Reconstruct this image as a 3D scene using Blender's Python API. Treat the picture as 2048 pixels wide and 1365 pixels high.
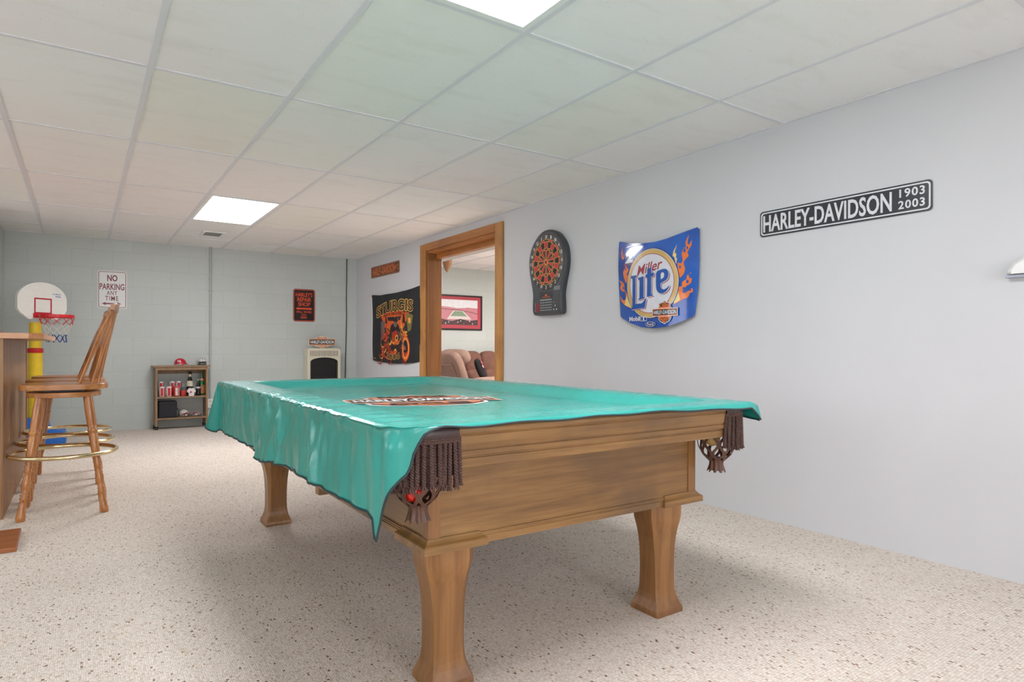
import bpy, math, random
from math import sin, cos, pi, radians, sqrt, exp, atan2, hypot
from mathutils import Vector, Matrix
from mathutils.geometry import tessellate_polygon

for _o in list(bpy.data.objects):
    bpy.data.objects.remove(_o)
C = bpy.context.scene.collection
SC = bpy.context.scene

# ------------------------------------------------------------------ camera
CAM_H = 0.98822
YAW = 0.60022
cam_d = bpy.data.cameras.new('camera')
cam_d.sensor_width = 36.0
cam_d.lens = 1255.47 / 2048 * 36.0
cam_d.shift_y = (696.56 - 682.5) / 2048
cam_d.clip_start = 0.02
cam = bpy.data.objects.new('camera', cam_d)
cam.matrix_world = (Matrix.Translation((0, 0, CAM_H)) @ Matrix.Rotation(-YAW, 4, 'Z')
                    @ Matrix.Rotation(pi / 2, 4, 'X') @ Matrix.Rotation(0.00287, 4, 'Z'))
C.objects.link(cam)
SC.camera = cam

# ------------------------------------------------------------------ world, light, exposure
world = bpy.data.worlds.new('world')
SC.world = world
world.use_nodes = True
world.node_tree.nodes['Background'].inputs[0].default_value = (0.9, 0.95, 1.0, 1)
world.node_tree.nodes['Background'].inputs[1].default_value = 0.3
LIGHT_STRENGTH = 17.0          # ceiling troffers
DEN_FILL = 100.0               # unseen lamp added to brighten the room beyond the door
SC.view_settings.view_transform = 'Standard'
SC.view_settings.look = 'None'
SC.view_settings.gamma = 1.0
SC.view_settings.use_curve_mapping = False
SC.view_settings.exposure = 0.50
WINDOW_FILL = 7.0                # glow of windows added out of view to brighten the room

# room dimensions
WX = 3.266      # right wall face
WY = 8.764      # far wall face
CH = 2.261      # ceiling
GX0, GY0, GA, GB = -0.3574, 3.2799, 0.6096, 1.2192   # ceiling grid
LX = -2.9       # left wall
BY = -4.2       # back wall
DX = 7.2        # far side of the den beyond the door
WT = 0.18       # right wall thickness

# ------------------------------------------------------------------ helpers
def lin(c):
    def f(v):
        v /= 255.0
        return v / 12.92 if v <= 0.04045 else ((v + 0.055) / 1.055) ** 2.4
    return (f(c[0]), f(c[1]), f(c[2]), 1.0)

class NT:
    def __init__(self, name):
        self.m = bpy.data.materials.new(name)
        self.m.use_nodes = True
        self.t = self.m.node_tree
        self.b = self.t.nodes['Principled BSDF']
    def n(self, typ, **kw):
        nd = self.t.nodes.new(typ)
        for k, v in kw.items():
            if k in nd.inputs:
                nd.inputs[k].default_value = v
            else:
                setattr(nd, k, v)
        return nd
    def l(self, a, b):
        self.t.links.new(a, b)
    def coord(self, scale=(1, 1, 1), rot=(0, 0, 0), world=False, loc=(0, 0, 0)):
        tc = self.n('ShaderNodeTexCoord')
        mp = self.n('ShaderNodeMapping')
        mp.inputs['Scale'].default_value = scale
        mp.inputs['Rotation'].default_value = rot
        mp.inputs['Location'].default_value = loc
        if world:
            g = self.n('ShaderNodeNewGeometry')
            self.l(g.outputs['Position'], mp.inputs[0])
        else:
            self.l(tc.outputs['Object'], mp.inputs[0])
        return mp.outputs[0]
    def noise(self, vec, scale, detail=4, rough=0.55, dist=0.0):
        nd = self.n('ShaderNodeTexNoise')
        nd.inputs['Scale'].default_value = scale
        nd.inputs['Detail'].default_value = detail
        nd.inputs['Roughness'].default_value = rough
        nd.inputs['Distortion'].default_value = dist
        self.l(vec, nd.inputs['Vector'])
        return nd.outputs['Fac']
    def ramp(self, fac, stops):
        r = self.n('ShaderNodeValToRGB')
        el = r.color_ramp.elements
        while len(el) < len(stops):
            el.new(0.5)
        for e, (p, c) in zip(el, stops):
            e.position = p
            e.color = c if len(c) == 4 else lin(c)
        self.l(fac, r.inputs[0])
        return r.outputs[0]
    def mix(self, fac, a, b, mode='MIX'):
        m = self.n('ShaderNodeMix', data_type='RGBA', blend_type=mode)
        for sock, val in ((m.inputs[0], fac), (m.inputs[6], a), (m.inputs[7], b)):
            if hasattr(val, 'is_linked') or hasattr(val, 'links'):
                self.l(val, sock)
            else:
                sock.default_value = val
        return m.outputs[2]
    def math(self, op, a, b=None, c=None):
        m = self.n('ShaderNodeMath', operation=op)
        for i, v in enumerate((a, b, c)):
            if v is None:
                continue
            if hasattr(v, 'links'):
                self.l(v, m.inputs[i])
            else:
                m.inputs[i].default_value = v
        return m.outputs[0]
    def bump(self, h, strength=0.3, dist=0.002):
        b = self.n('ShaderNodeBump')
        b.inputs['Strength'].default_value = strength
        b.inputs['Distance'].default_value = dist
        self.l(h, b.inputs['Height'])
        self.l(b.outputs[0], self.b.inputs['Normal'])
    def base(self, s):
        if hasattr(s, 'links'):
            self.l(s, self.b.inputs['Base Color'])
        else:
            self.b.inputs['Base Color'].default_value = s

def mat_plain(name, rgb, rough=0.5, metal=0.0, var=0.06, nscale=30, bump=0.0, coat=0.0, spec=0.5):
    t = NT(name)
    c = lin(rgb)
    v = t.coord()
    n = t.noise(v, nscale, 3)
    d = tuple(max(0, x * (1 - var)) for x in c[:3]) + (1,)
    e = tuple(min(1, x * (1 + var)) for x in c[:3]) + (1,)
    t.base(t.ramp(n, [(0.3, d), (0.7, e)]))
    t.b.inputs['Roughness'].default_value = rough
    t.b.inputs['Metallic'].default_value = metal
    t.b.inputs['Specular IOR Level'].default_value = spec
    t.b.inputs['Coat Weight'].default_value = coat
    if bump:
        t.bump(n, bump, 0.001)
    return t.m

def mat_wood(name, stops, axis='Z', freq=26, stretch=0.06, rough=0.38, stain=None, knots=False, coat=0.15, seed=0.0, bump=0.12):
    t = NT(name)
    sc = {'X': (stretch, 1, 1), 'Y': (1, stretch, 1), 'Z': (1, 1, stretch)}[axis]
    v = t.coord(sc, loc=(seed, seed * .7, seed * .3))
    g = t.noise(v, freq, 6, 0.62, 0.6)
    fine = t.noise(t.coord(tuple(x * (1 if x == 1 else .4) for x in sc)), freq * 9, 2, 0.5)
    base = t.ramp(g, stops)
    base = t.mix(0.35, base, t.ramp(fine, [(0.35, (0.55, 0.5, 0.45, 1)), (0.6, (1, 1, 1, 1))]), 'MULTIPLY')
    if stain:
        s = t.noise(t.coord(), stain[1], 3, 0.5)
        base = t.mix(t.ramp(s, [(0.5, (0, 0, 0, 1)), (0.72, (1, 1, 1, 1))]), base, lin(stain[0]))
    if knots:
        vo = t.n('ShaderNodeTexVoronoi')
        vo.inputs['Scale'].default_value = 7.0
        t.l(t.coord(tuple(1 if x == 1 else .35 for x in sc)), vo.inputs['Vector'])
        k = t.ramp(vo.outputs['Distance'], [(0.05, (1, 1, 1, 1)), (0.10, (0, 0, 0, 1))])
        base = t.mix(k, base, lin((70, 42, 22)))
    t.base(base)
    t.b.inputs['Roughness'].default_value = rough
    t.b.inputs['Coat Weight'].default_value = coat
    t.b.inputs['Coat Roughness'].default_value = 0.25
    t.bump(g, bump, 0.001)
    return t.m

def mat_emit(name, rgb, strength):
    t = NT(name)
    t.b.inputs['Base Color'].default_value = (0.9, 0.9, 0.9, 1)
    t.b.inputs['Emission Color'].default_value = lin(rgb)
    t.b.inputs['Emission Strength'].default_value = strength
    return t.m

def mat_glass(name, rgb, rough=0.05, alpha_like=0.9):
    t = NT(name)
    t.base(lin(rgb))
    t.b.inputs['Roughness'].default_value = rough
    t.b.inputs['Transmission Weight'].default_value = alpha_like
    t.b.inputs['IOR'].default_value = 1.35
    return t.m

class MB:
    """collects geometry for one mesh object"""
    def __init__(self):
        self.v, self.f, self.m, self.s = [], [], [], []
    def add(self, vs, fs, mi=0, smooth=False):
        o = len(self.v)
        self.v += [tuple(p) for p in vs]
        for f in fs:
            self.f.append(tuple(i + o for i in f))
            self.m.append(mi)
            self.s.append(smooth)
    def box(self, c, s, mi=0, rot=None):
        vs = []
        for x in (-.5, .5):
            for y in (-.5, .5):
                for z in (-.5, .5):
                    p = Vector((x * s[0], y * s[1], z * s[2]))
                    if rot is not None:
                        p = rot @ p
                    vs.append((p.x + c[0], p.y + c[1], p.z + c[2]))
        self.add(vs, [(0, 1, 3, 2), (4, 6, 7, 5), (0, 4, 5, 1), (2, 3, 7, 6), (0, 2, 6, 4), (1, 5, 7, 3)], mi)
    def bb(self, x0, x1, y0, y1, z0, z1, mi=0):
        self.box(((x0 + x1) / 2, (y0 + y1) / 2, (z0 + z1) / 2), (x1 - x0, y1 - y0, z1 - z0), mi)
    def rings(self, rings, mi=0, smooth=True, cap=True, closed=True):
        n = len(rings[0])
        vs = [p for r in rings for p in r]
        fs = []
        for i in range(len(rings) - 1):
            for j in range(n if closed else n - 1):
                k = (j + 1) % n
                fs.append((i * n + j, i * n + k, (i + 1) * n + k, (i + 1) * n + j))
        self.add(vs, fs, mi, smooth)
        if cap and closed:
            self.add(rings[0], [tuple(range(n))[::-1]], mi)
            self.add(rings[-1], [tuple(range(n))], mi)
    def lathe(self, prof, c=(0, 0, 0), seg=24, mi=0, smooth=True, cap=True, rot=None):
        rr = []
        for r, z in prof:
            ring = []
            for k in range(seg):
                a = 2 * pi * k / seg
                p = Vector((r * cos(a), r * sin(a), z))
                if rot is not None:
                    p = rot @ p
                ring.append((p.x + c[0], p.y + c[1], p.z + c[2]))
            rr.append(ring)
        self.rings(rr, mi, smooth, cap)
    def tube(self, pts, r, seg=8, mi=0, closed=False, cap=True, rads=None):
        P = [Vector(p) for p in pts]
        n = len(P)
        rings = []
        up = Vector((0, 0, 1))
        prev = None
        for i in range(n):
            if closed:
                t = P[(i + 1) % n] - P[i - 1]
            else:
                t = P[min(i + 1, n - 1)] - P[max(i - 1, 0)]
            t.normalize()
            if prev is None:
                a = up if abs(t.z) < 0.9 else Vector((1, 0, 0))
                u = t.cross(a).normalized()
            else:
                u = (prev - t * prev.dot(t)).normalized()
            prev = u
            w = t.cross(u)
            rr = rads[i] if rads else r
            rings.append([tuple(P[i] + (u * cos(2 * pi * k / seg) + w * sin(2 * pi * k / seg)) * rr) for k in range(seg)])
        if closed:
            rings.append(rings[0])
            self.rings(rings, mi, True, False)
        else:
            self.rings(rings, mi, True, cap)
    def prism(self, poly, h0, h1, frame, mi=0, mi_side=None):
        """extrude a 2D polygon between two offsets along frame(u, v, off)"""
        tri = tessellate_polygon([[Vector((p[0], p[1], 0)) for p in poly]])
        n = len(poly)
        a = [tuple(frame(p[0], p[1], h0)) for p in poly]
        b = [tuple(frame(p[0], p[1], h1)) for p in poly]
        self.add(a, [tuple(t) for t in tri], mi)
        self.add(b, [tuple(t)[::-1] for t in tri], mi)
        self.add(a + b, [(i, (i + 1) % n, (i + 1) % n + n, i + n) for i in range(n)], mi if mi_side is None else mi_side)
    def flat(self, poly, off, frame, mi=0, sub=None, smooth=False):
        tri = tessellate_polygon([[Vector((p[0], p[1], 0)) for p in poly]])
        P = [tuple(p[:2]) for p in poly]
        self.tris([(P[a], P[b], P[c]) for a, b, c in tri], off, frame, mi, sub, smooth)
    def tris(self, T, off, frame, mi, sub=None, smooth=False):
        if sub:
            st, T = list(T), []
            while st:
                a, b, c = st.pop()
                la, lb, lc = hypot(b[0] - c[0], b[1] - c[1]), hypot(a[0] - c[0], a[1] - c[1]), hypot(a[0] - b[0], a[1] - b[1])
                mx = max(la, lb, lc)
                if mx < sub:
                    T.append((a, b, c))
                elif mx == la:
                    q = ((b[0] + c[0]) / 2, (b[1] + c[1]) / 2); st += [(a, b, q), (a, q, c)]
                elif mx == lb:
                    q = ((a[0] + c[0]) / 2, (a[1] + c[1]) / 2); st += [(a, b, q), (q, b, c)]
                else:
                    q = ((a[0] + b[0]) / 2, (a[1] + b[1]) / 2); st += [(a, q, c), (q, b, c)]
        idx, vs, fs = {}, [], []
        for t in T:
            f = []
            for p in t:
                k = (round(p[0], 6), round(p[1], 6))
                if k not in idx:
                    idx[k] = len(vs)
                    vs.append(tuple(frame(p[0], p[1], off)))
                f.append(idx[k])
            if len(set(f)) == 3:
                fs.append(tuple(f))
        self.add(vs, fs, mi, smooth)
    def text(self, s, x0, y0, x1, y1, off, frame, mi=0, bold=0.0, warp=None, sub=None, h=None, spacing=1.0):
        V, F = text_geo(s, bold, spacing)
        ax, ay = min(p[0] for p in V), min(p[1] for p in V)
        bx, by = max(p[0] for p in V), max(p[1] for p in V)
        P = [(x0 + (p[0] - ax) / (bx - ax) * (x1 - x0), y0 + (p[1] - ay) / max(1e-6, by - ay) * (y1 - y0)) for p in V]
        if warp:
            P = [warp(*p) for p in P]
        T = []
        for f in F:
            for k in range(1, len(f) - 1):
                T.append((P[f[0]], P[f[k]], P[f[k + 1]]))
        if h is None:
            self.tris(T, off, frame, mi, sub)
        else:
            self.tris(T, off + h, frame, mi, sub)
            cnt = {}
            for f in F:
                for k in range(len(f)):
                    a, b = f[k], f[(k + 1) % len(f)]
                    e = (min(a, b), max(a, b))
                    cnt.setdefault(e, []).append((a, b))
            for e, l in cnt.items():
                if len(l) == 1:
                    a, b = l[0]
                    q = [tuple(frame(*P[a], off)), tuple(frame(*P[b], off)), tuple(frame(*P[b], off + h)), tuple(frame(*P[a], off + h))]
                    self.add(q, [(0, 1, 2, 3)], mi)
    def build(self, name, mats, parent=None, loc=(0, 0, 0), rotz=0, bevel=0, merge=False, sub=0, auto=None, label=None):
        me = bpy.data.meshes.new(name)
        me.from_pydata(self.v, [], self.f)
        if not isinstance(mats, (list, tuple)):
            mats = [mats]
        for m in mats:
            me.materials.append(m)
        for p, mi, s in zip(me.polygons, self.m, self.s):
            p.material_index = mi
            p.use_smooth = s
        me.update()
        o = bpy.data.objects.new(name, me)
        C.objects.link(o)
        o.location = loc
        o.rotation_euler = (0, 0, rotz)
        if parent is not None:
            o.parent = parent
        if merge:
            w = o.modifiers.new('weld', 'WELD'); w.merge_threshold = 0.0002
        if bevel:
            b = o.modifiers.new('bevel', 'BEVEL'); b.width = bevel; b.segments = 2; b.limit_method = 'ANGLE'; b.angle_limit = radians(40)
            b.harden_normals = False
        if sub:
            b = o.modifiers.new('sub', 'SUBSURF'); b.levels = sub; b.render_levels = sub
        if label:
            o['label'] = label
        return o

_TX = {}
def text_geo(s, bold, spacing=1.0):
    k = (s, bold, spacing)
    if k in _TX:
        return _TX[k]
    cu = bpy.data.curves.new('t', 'FONT')
    cu.body = s; cu.offset = bold; cu.resolution_u = 3; cu.space_character = spacing
    o = bpy.data.objects.new('t', cu)
    C.objects.link(o)
    bpy.context.view_layer.update()
    dg = bpy.context.evaluated_depsgraph_get()
    me = bpy.data.meshes.new_from_object(o.evaluated_get(dg))
    V = [(v.co.x, v.co.y) for v in me.vertices]
    F = [tuple(p.vertices) for p in me.polygons]
    bpy.data.objects.remove(o); bpy.data.curves.remove(cu); bpy.data.meshes.remove(me)
    _TX[k] = (V, F)
    return _TX[k]

def tag(o, label=None, cat=None, group=None, kind=None):
    if label: o['label'] = label
    if cat: o['category'] = cat
    if group: o['group'] = group
    if kind: o['kind'] = kind
    return o

def thing(name, label, cat, loc=(0, 0, 0), rotz=0, group=None):
    o = bpy.data.objects.new(name, None)
    C.objects.link(o)
    o.empty_display_size = 0.1
    o.location = loc; o.rotation_euler = (0, 0, rotz)
    return tag(o, label, cat, group)

def copy_tree(o, parent=None):
    c = o.copy(); C.objects.link(c)
    if parent is not None:
        c.parent = parent
    for ch in [x for x in bpy.data.objects if x.parent == o]:
        copy_tree(ch, c)
    return c

def struct(name, mb, m, **kw):
    return tag(mb.build(name, m, **kw), kind='structure')

def rrect(x0, y0, x1, y1, r, n=5):
    P = []
    for cx, cy, a0 in ((x1 - r, y0 + r, -90), (x1 - r, y1 - r, 0), (x0 + r, y1 - r, 90), (x0 + r, y0 + r, 180)):
        for k in range(n + 1):
            a = radians(a0 + 90 * k / n)
            P.append((cx + r * cos(a), cy + r * sin(a)))
    return P

def ring_flat(mb, outer, inner, off, frame, mi, h=None):
    n = len(outer)
    A = [tuple(frame(p[0], p[1], off)) for p in outer]
    B = [tuple(frame(p[0], p[1], off)) for p in inner]
    mb.add(A + B, [(i, (i + 1) % n, (i + 1) % n + n, i + n) for i in range(n)], mi)

def ell(cx, cy, rx, ry, n=48, a0=0.0):
    return [(cx + rx * cos(a0 + 2 * pi * k / n), cy + ry * sin(a0 + 2 * pi * k / n)) for k in range(n)]

def smooth01(t):
    t = max(0.0, min(1.0, t))
    return t * t * (3 - 2 * t)

def interp(x, xs, ys):
    if x <= xs[0]: return ys[0]
    for i in range(len(xs) - 1):
        if x <= xs[i + 1]:
            return ys[i] + (ys[i + 1] - ys[i]) * (x - xs[i]) / (xs[i + 1] - xs[i])
    return ys[-1]

def spline(pts, n=6):
    """smooth closed curve through points"""
    out = []
    N = len(pts)
    for i in range(N):
        p0, p1, p2, p3 = pts[i - 1], pts[i], pts[(i + 1) % N], pts[(i + 2) % N]
        for k in range(n):
            t = k / n
            out.append(tuple(0.5 * ((2 * b) + (-a + c) * t + (2 * a - 5 * b + 4 * c - d) * t * t + (-a + 3 * b - 3 * c + d) * t ** 3)
                             for a, b, c, d in zip(p0, p1, p2, p3)))
    return out

# ------------------------------------------------------------------ materials
def make_ceiling_mat(name, tint=(1, 1, 1), base=(240, 240, 239)):
    t = NT(name)
    v = t.coord(world=True)
    sep = t.n('ShaderNodeSeparateXYZ'); t.l(v, sep.inputs[0])
    fx = t.math('FLOOR', t.math('DIVIDE', t.math('SUBTRACT', sep.outputs[0], GX0), GA))
    fy = t.math('FLOOR', t.math('DIVIDE', t.math('SUBTRACT', sep.outputs[1], GY0), GB))
    cb = t.n('ShaderNodeCombineXYZ'); t.l(fx, cb.inputs[0]); t.l(fy, cb.inputs[1])
    wn = t.n('ShaderNodeTexWhiteNoise', noise_dimensions='2D'); t.l(cb.outputs[0], wn.inputs['Vector'])
    tile = t.ramp(wn.outputs['Value'], [(0.0, (238, 237, 232)), (0.3, base), (0.55, (241, 237, 236)), (0.8, (239, 241, 241)), (1.0, (237, 236, 228))])
    dirt = t.noise(t.coord((1, 3, 1), world=True), 2.2, 4, 0.6)
    c = t.mix(t.ramp(dirt, [(0.52, (0, 0, 0, 1)), (0.85, (.30, .30, .30, 1))]), tile, lin((205, 200, 182)))
    vo = t.n('ShaderNodeTexVoronoi'); vo.inputs['Scale'].default_value = 48
    t.l(v, vo.inputs['Vector'])
    pin = t.ramp(vo.outputs['Distance'], [(0.07, (1, 1, 1, 1)), (0.12, (0, 0, 0, 1))])
    sel = t.ramp(t.noise(v, 9, 2), [(0.5, (0, 0, 0, 1)), (0.6, (1, 1, 1, 1))])
    pin2 = t.mix(1.0, pin, sel, 'MULTIPLY')
    c = t.mix(t.math('MULTIPLY', pin2, 0.6), c, lin((160, 156, 150)))
    c = t.mix(1.0, c, (tint[0], tint[1], tint[2], 1), 'MULTIPLY')
    t.base(c)
    t.b.inputs['Roughness'].default_value = 0.9
    t.bump(t.noise(v, 220, 3), 0.25, 0.001)
    return t.m

M = {}
M['ceiling'] = make_ceiling_mat('ceiling_tile')
M['tbar'] = mat_plain('ceiling_bar', (222, 222, 226), 0.45, var=0.02)

def make_wall_right():
    t = NT('painted_drywall')
    v = t.coord(world=True)
    n = t.noise(v, 1.4, 3)
    t.base(t.ramp(n, [(0.3, (207, 208, 211)), (0.7, (211, 212, 215))]))
    t.b.inputs['Roughness'].default_value = 0.62
    t.bump(t.noise(v, 300, 3), 0.08, 0.001)
    return t.m
M['drywall'] = make_wall_right()

def make_block(name, c1, c2, mortar):
    t = NT(name)
    g = t.n('ShaderNodeNewGeometry')
    sep = t.n('ShaderNodeSeparateXYZ'); t.l(g.outputs['Position'], sep.inputs[0])
    cb = t.n('ShaderNodeCombineXYZ')
    xa = t.math('ADD', sep.outputs[0], t.math('MULTIPLY', sep.outputs[1], 1.0))
    t.l(t.math('ADD', xa, 0.505 - WY), cb.inputs[0])
    t.l(t.math('ADD', sep.outputs[2], -0.085 + 0.203 * 20), cb.inputs[1])
    br = t.n('ShaderNodeTexBrick')
    br.offset = 0.5
    br.inputs['Scale'].default_value = 1.0
    br.inputs['Brick Width'].default_value = 0.4
    br.inputs['Row Height'].default_value = 0.203
    br.inputs['Mortar Size'].default_value = 0.003
    br.inputs['Mortar Smooth'].default_value = 0.6
    br.inputs['Color1'].default_value = lin(c1)
    br.inputs['Color2'].default_value = lin(c2)
    br.inputs['Mortar'].default_value = lin(mortar)
    t.l(cb.outputs[0], br.inputs['Vector'])
    n = t.noise(t.coord(world=True), 60, 4)
    c = t.mix(0.12, br.outputs['Color'], t.ramp(n, [(0.3, (.6, .6, .6, 1)), (0.7, (1, 1, 1, 1))]), 'MULTIPLY')
    t.base(c)
    t.b.inputs['Roughness'].default_value = 0.5
    h = t.math('ADD', t.math('MULTIPLY', br.outputs['Fac'], -1.0), t.math('MULTIPLY', n, 0.25))
    t.bump(h, 0.4, 0.003)
    return t.m
M['block'] = make_block('painted_block', (196, 203, 199), (193, 200, 196), (184, 191, 187))
M['block_den'] = M['block']

def make_carpet():
    t = NT('berber_carpet')
    v = t.coord(world=True)
    # loops in slightly wavy rows
    w = t.noise(v, 18, 2)
    sep = t.n('ShaderNodeSeparateXYZ'); t.l(v, sep.inputs[0])
    cb = t.n('ShaderNodeCombineXYZ')
    t.l(t.math('ADD', sep.outputs[0], t.math('MULTIPLY', w, 0.01)), cb.inputs[0])
    t.l(t.math('MULTIPLY', sep.outputs[1], 0.62), cb.inputs[1])
    vo = t.n('ShaderNodeTexVoronoi'); vo.inputs['Scale'].default_value = 165; vo.inputs['Randomness'].default_value = 0.38
    t.l(cb.outputs[0], vo.inputs['Vector'])
    sc = t.n('ShaderNodeSeparateColor'); t.l(vo.outputs['Color'], sc.inputs[0])
    loop = t.ramp(sc.outputs[0], [(0.0, (124, 96, 78)), (0.006, (146, 118, 96)), (0.02, (194, 178, 160)), (0.05, (218, 208, 196)), (0.5, (228, 219, 208)), (0.9, (236, 228, 218)), (0.97, (222, 206, 190)), (1.0, (206, 184, 164))])
    big = t.noise(v, 1.3, 4, 0.6)
    c = t.mix(0.35, loop, t.ramp(big, [(0.35, (.86, .85, .83, 1)), (0.65, (1, 1, 1, 1))]), 'MULTIPLY')
    gap = t.ramp(vo.outputs['Distance'], [(0.25, (1, 1, 1, 1)), (0.75, (.50, .46, .43, 1))])
    c = t.mix(0.6, c, gap, 'MULTIPLY')
    t.base(c)
    t.b.inputs['Roughness'].default_value = 0.95
    t.b.inputs['Specular IOR Level'].default_value = 0.1
    t.bump(t.math('SUBTRACT', 1.0, vo.outputs['Distance']), 0.5, 0.004)
    return t.m
M['carpet'] = make_carpet()

TW = [(0.25, (106, 76, 42)), (0.5, (140, 102, 58)), (0.75, (168, 128, 76))]
M['table_wood_x'] = mat_wood('table_wood_x', TW, 'X', 14, 0.08, 0.35, stain=((98, 74, 50), 2.4))
M['table_wood_y'] = mat_wood('table_wood_y', TW, 'Y', 14, 0.08, 0.35, stain=((98, 74, 50), 2.4), seed=1)
M['table_wood_z'] = mat_wood('table_wood_z', [(0.25, (112, 76, 42)), (0.5, (148, 103, 58)), (0.75, (176, 128, 76))], 'Z', 12, 0.07, 0.35, stain=((110, 74, 50), 3.0), seed=2)
M['oak'] = mat_wood('oak_finish', [(0.3, (132, 78, 34)), (0.5, (176, 112, 55)), (0.7, (198, 136, 74))], 'Z', 30, 0.06, 0.28, coat=0.4, seed=3)
M['oak_x'] = mat_wood('oak_seat', [(0.3, (140, 86, 40)), (0.5, (178, 116, 60)), (0.7, (202, 142, 82))], 'X', 30, 0.06, 0.28, coat=0.4, seed=4)
M['bar_top'] = mat_wood('bar_top_wood', [(0.3, (190, 128, 84)), (0.5, (208, 150, 104)), (0.7, (218, 164, 118))], 'X', 22, 0.06, 0.3, seed=5)
M['pine_z'] = mat_wood('pine_casing', [(0.3, (166, 112, 52)), (0.5, (190, 136, 70)), (0.7, (206, 154, 86))], 'Z', 10, 0.07, 0.4, knots=True, stain=((150, 96, 48), 3), seed=6)
M['pine_y'] = mat_wood('pine_header', [(0.3, (150, 92, 40)), (0.5, (174, 112, 54)), (0.7, (188, 130, 68))], 'Y', 10, 0.07, 0.4, knots=True, stain=((142, 86, 42), 3), seed=7)
M['jamb'] = mat_wood('pine_jamb', [(0.3, (108, 68, 34)), (0.5, (134, 88, 46)), (0.7, (152, 104, 58))], 'Z', 10, 0.07, 0.4, knots=True, seed=8)
M['shelf_wood'] = mat_wood('shelf_laminate', [(0.3, (132, 102, 74)), (0.5, (152, 120, 88)), (0.7, (166, 134, 100))], 'Z', 30, 0.05, 0.5, coat=0, seed=9)
M['brown_wood'] = mat_wood('brown_board', [(0.3, (132, 74, 40)), (0.5, (158, 94, 54)), (0.7, (176, 110, 66))], 'X', 14, 0.07, 0.35, seed=10)

def make_panelling():
    t = NT('bar_panelling')
    v = t.coord((1, 1, 0.03), world=True)
    g = t.noise(v, 46, 6, 0.65, 0.3)
    c = t.ramp(g, [(0.25, (96, 62, 36)), (0.45, (136, 96, 58)), (0.6, (160, 120, 78)), (0.8, (176, 138, 94))])
    sep = t.n('ShaderNodeSeparateXYZ'); t.l(t.coord(world=True), sep.inputs[0])
    m = t.math('MODULO', t.math('ADD', sep.outputs[1], 10.0), 0.19)
    gr = t.math('LESS_THAN', m, 0.006)
    c = t.mix(gr, c, lin((66, 42, 26)))
    t.base(c)
    t.b.inputs['Roughness'].default_value = 0.4
    t.bump(g, 0.15, 0.001)
    return t.m
M['panelling'] = make_panelling()

def make_vinyl(name, rgb, dark):
    t = NT(name)
    v = t.coord()
    n = t.noise(v, 3.0, 3)
    t.base(t.ramp(n, [(0.3, dark), (0.7, rgb)]))
    t.b.inputs['Roughness'].default_value = 0.25
    t.b.inputs['Specular IOR Level'].default_value = 0.7
    n1 = t.noise(t.coord((1, 1, .12)), 24, 3, 0.5, 0.6)
    n2 = t.noise(v, 7, 3, 0.5)
    t.bump(t.math('ADD', n1, t.math('MULTIPLY', n2, 2.0)), 0.26, 0.008)
    return t.m
M['vinyl'] = make_vinyl('teal_vinyl', (46, 166, 156), (38, 152, 142))
M['binding'] = mat_plain('dark_binding', (44, 58, 62), 0.6)
M['white'] = mat_plain('white_paint', (236, 236, 234), 0.4, var=0.02)
M['white_print'] = mat_plain('white_print', (228, 228, 226), 0.35, var=0.02)
M['black'] = mat_plain('black_paint', (24, 24, 25), 0.35)
M['black_print'] = mat_plain('black_print', (34, 24, 22), 0.35)
M['orange'] = mat_plain('orange_print', (222, 96, 32), 0.4, var=0.08)
M['orange_soft'] = mat_plain('orange_faded', (200, 112, 62), 0.4, var=0.1)
M['red'] = mat_plain('red_plastic', (200, 24, 32), 0.3)
M['maroon'] = mat_plain('maroon_print', (120, 34, 48), 0.4)
M['leather'] = mat_plain('dark_leather', (62, 44, 42), 0.4, bump=0.3, nscale=90)
M['leather_strap'] = mat_plain('brown_leather', (92, 60, 46), 0.45, bump=0.3, nscale=90)
M['rope'] = mat_plain('brown_cord', (88, 64, 58), 0.85, var=0.2, nscale=200)
M['brass'] = mat_plain('brass', (226, 206, 162), 0.2, metal=1.0, var=0.03)
M['felt'] = mat_plain('green_felt', (30, 110, 80), 0.95)
M['cream'] = mat_plain('cream_enamel', (220, 214, 192), 0.4, var=0.02)
M['dark_metal'] = mat_plain('dark_metal', (40, 40, 42), 0.35, metal=0.4)
M['plastic_grey'] = mat_plain('charcoal_plastic', (62, 64, 68), 0.42, var=0.03)
M['yellow_plastic'] = mat_plain('yellow_plastic', (232, 196, 40), 0.35, var=0.04)
M['blue_plastic'] = mat_plain('blue_plastic', (20, 96, 180), 0.35)
M['board_white'] = mat_plain('backboard_plastic', (226, 226, 218), 0.4, var=0.02)
M['net_white'] = mat_plain('white_net_cord', (216, 214, 202), 0.8)
M['net_blue'] = mat_plain('blue_net_cord', (40, 66, 134), 0.8)
M['steel'] = mat_plain('galvanised_steel', (176, 180, 180), 0.35, metal=0.6)
M['silver'] = mat_plain('silver_paint', (196, 198, 198), 0.25, metal=0.15)
M['tube_grey'] = mat_plain('painted_conduit', (176, 181, 178), 0.5)
M['green_glass'] = mat_plain('green_glass', (20, 96, 40), 0.08, coat=0.6)
M['dark_glass'] = mat_plain('dark_glass', (18, 16, 20), 0.08, coat=0.6)
M['clear'] = mat_glass('clear_glass', (235, 240, 240))
M['lens'] = mat_emit('light_diffuser', (250, 250, 255), LIGHT_STRENGTH)
M['daylight'] = mat_emit('daylight_pane', (246, 246, 252), WINDOW_FILL)  # fill glow for the windows added in the back wall
M['daylight_side'] = mat_emit('daylight_side_pane', (246, 246, 252), WINDOW_FILL * .3)  # weaker fill glow for the windows added in the left wall
M['wood_light'] = mat_plain('tan_print', (196, 160, 124), 0.5)

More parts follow.
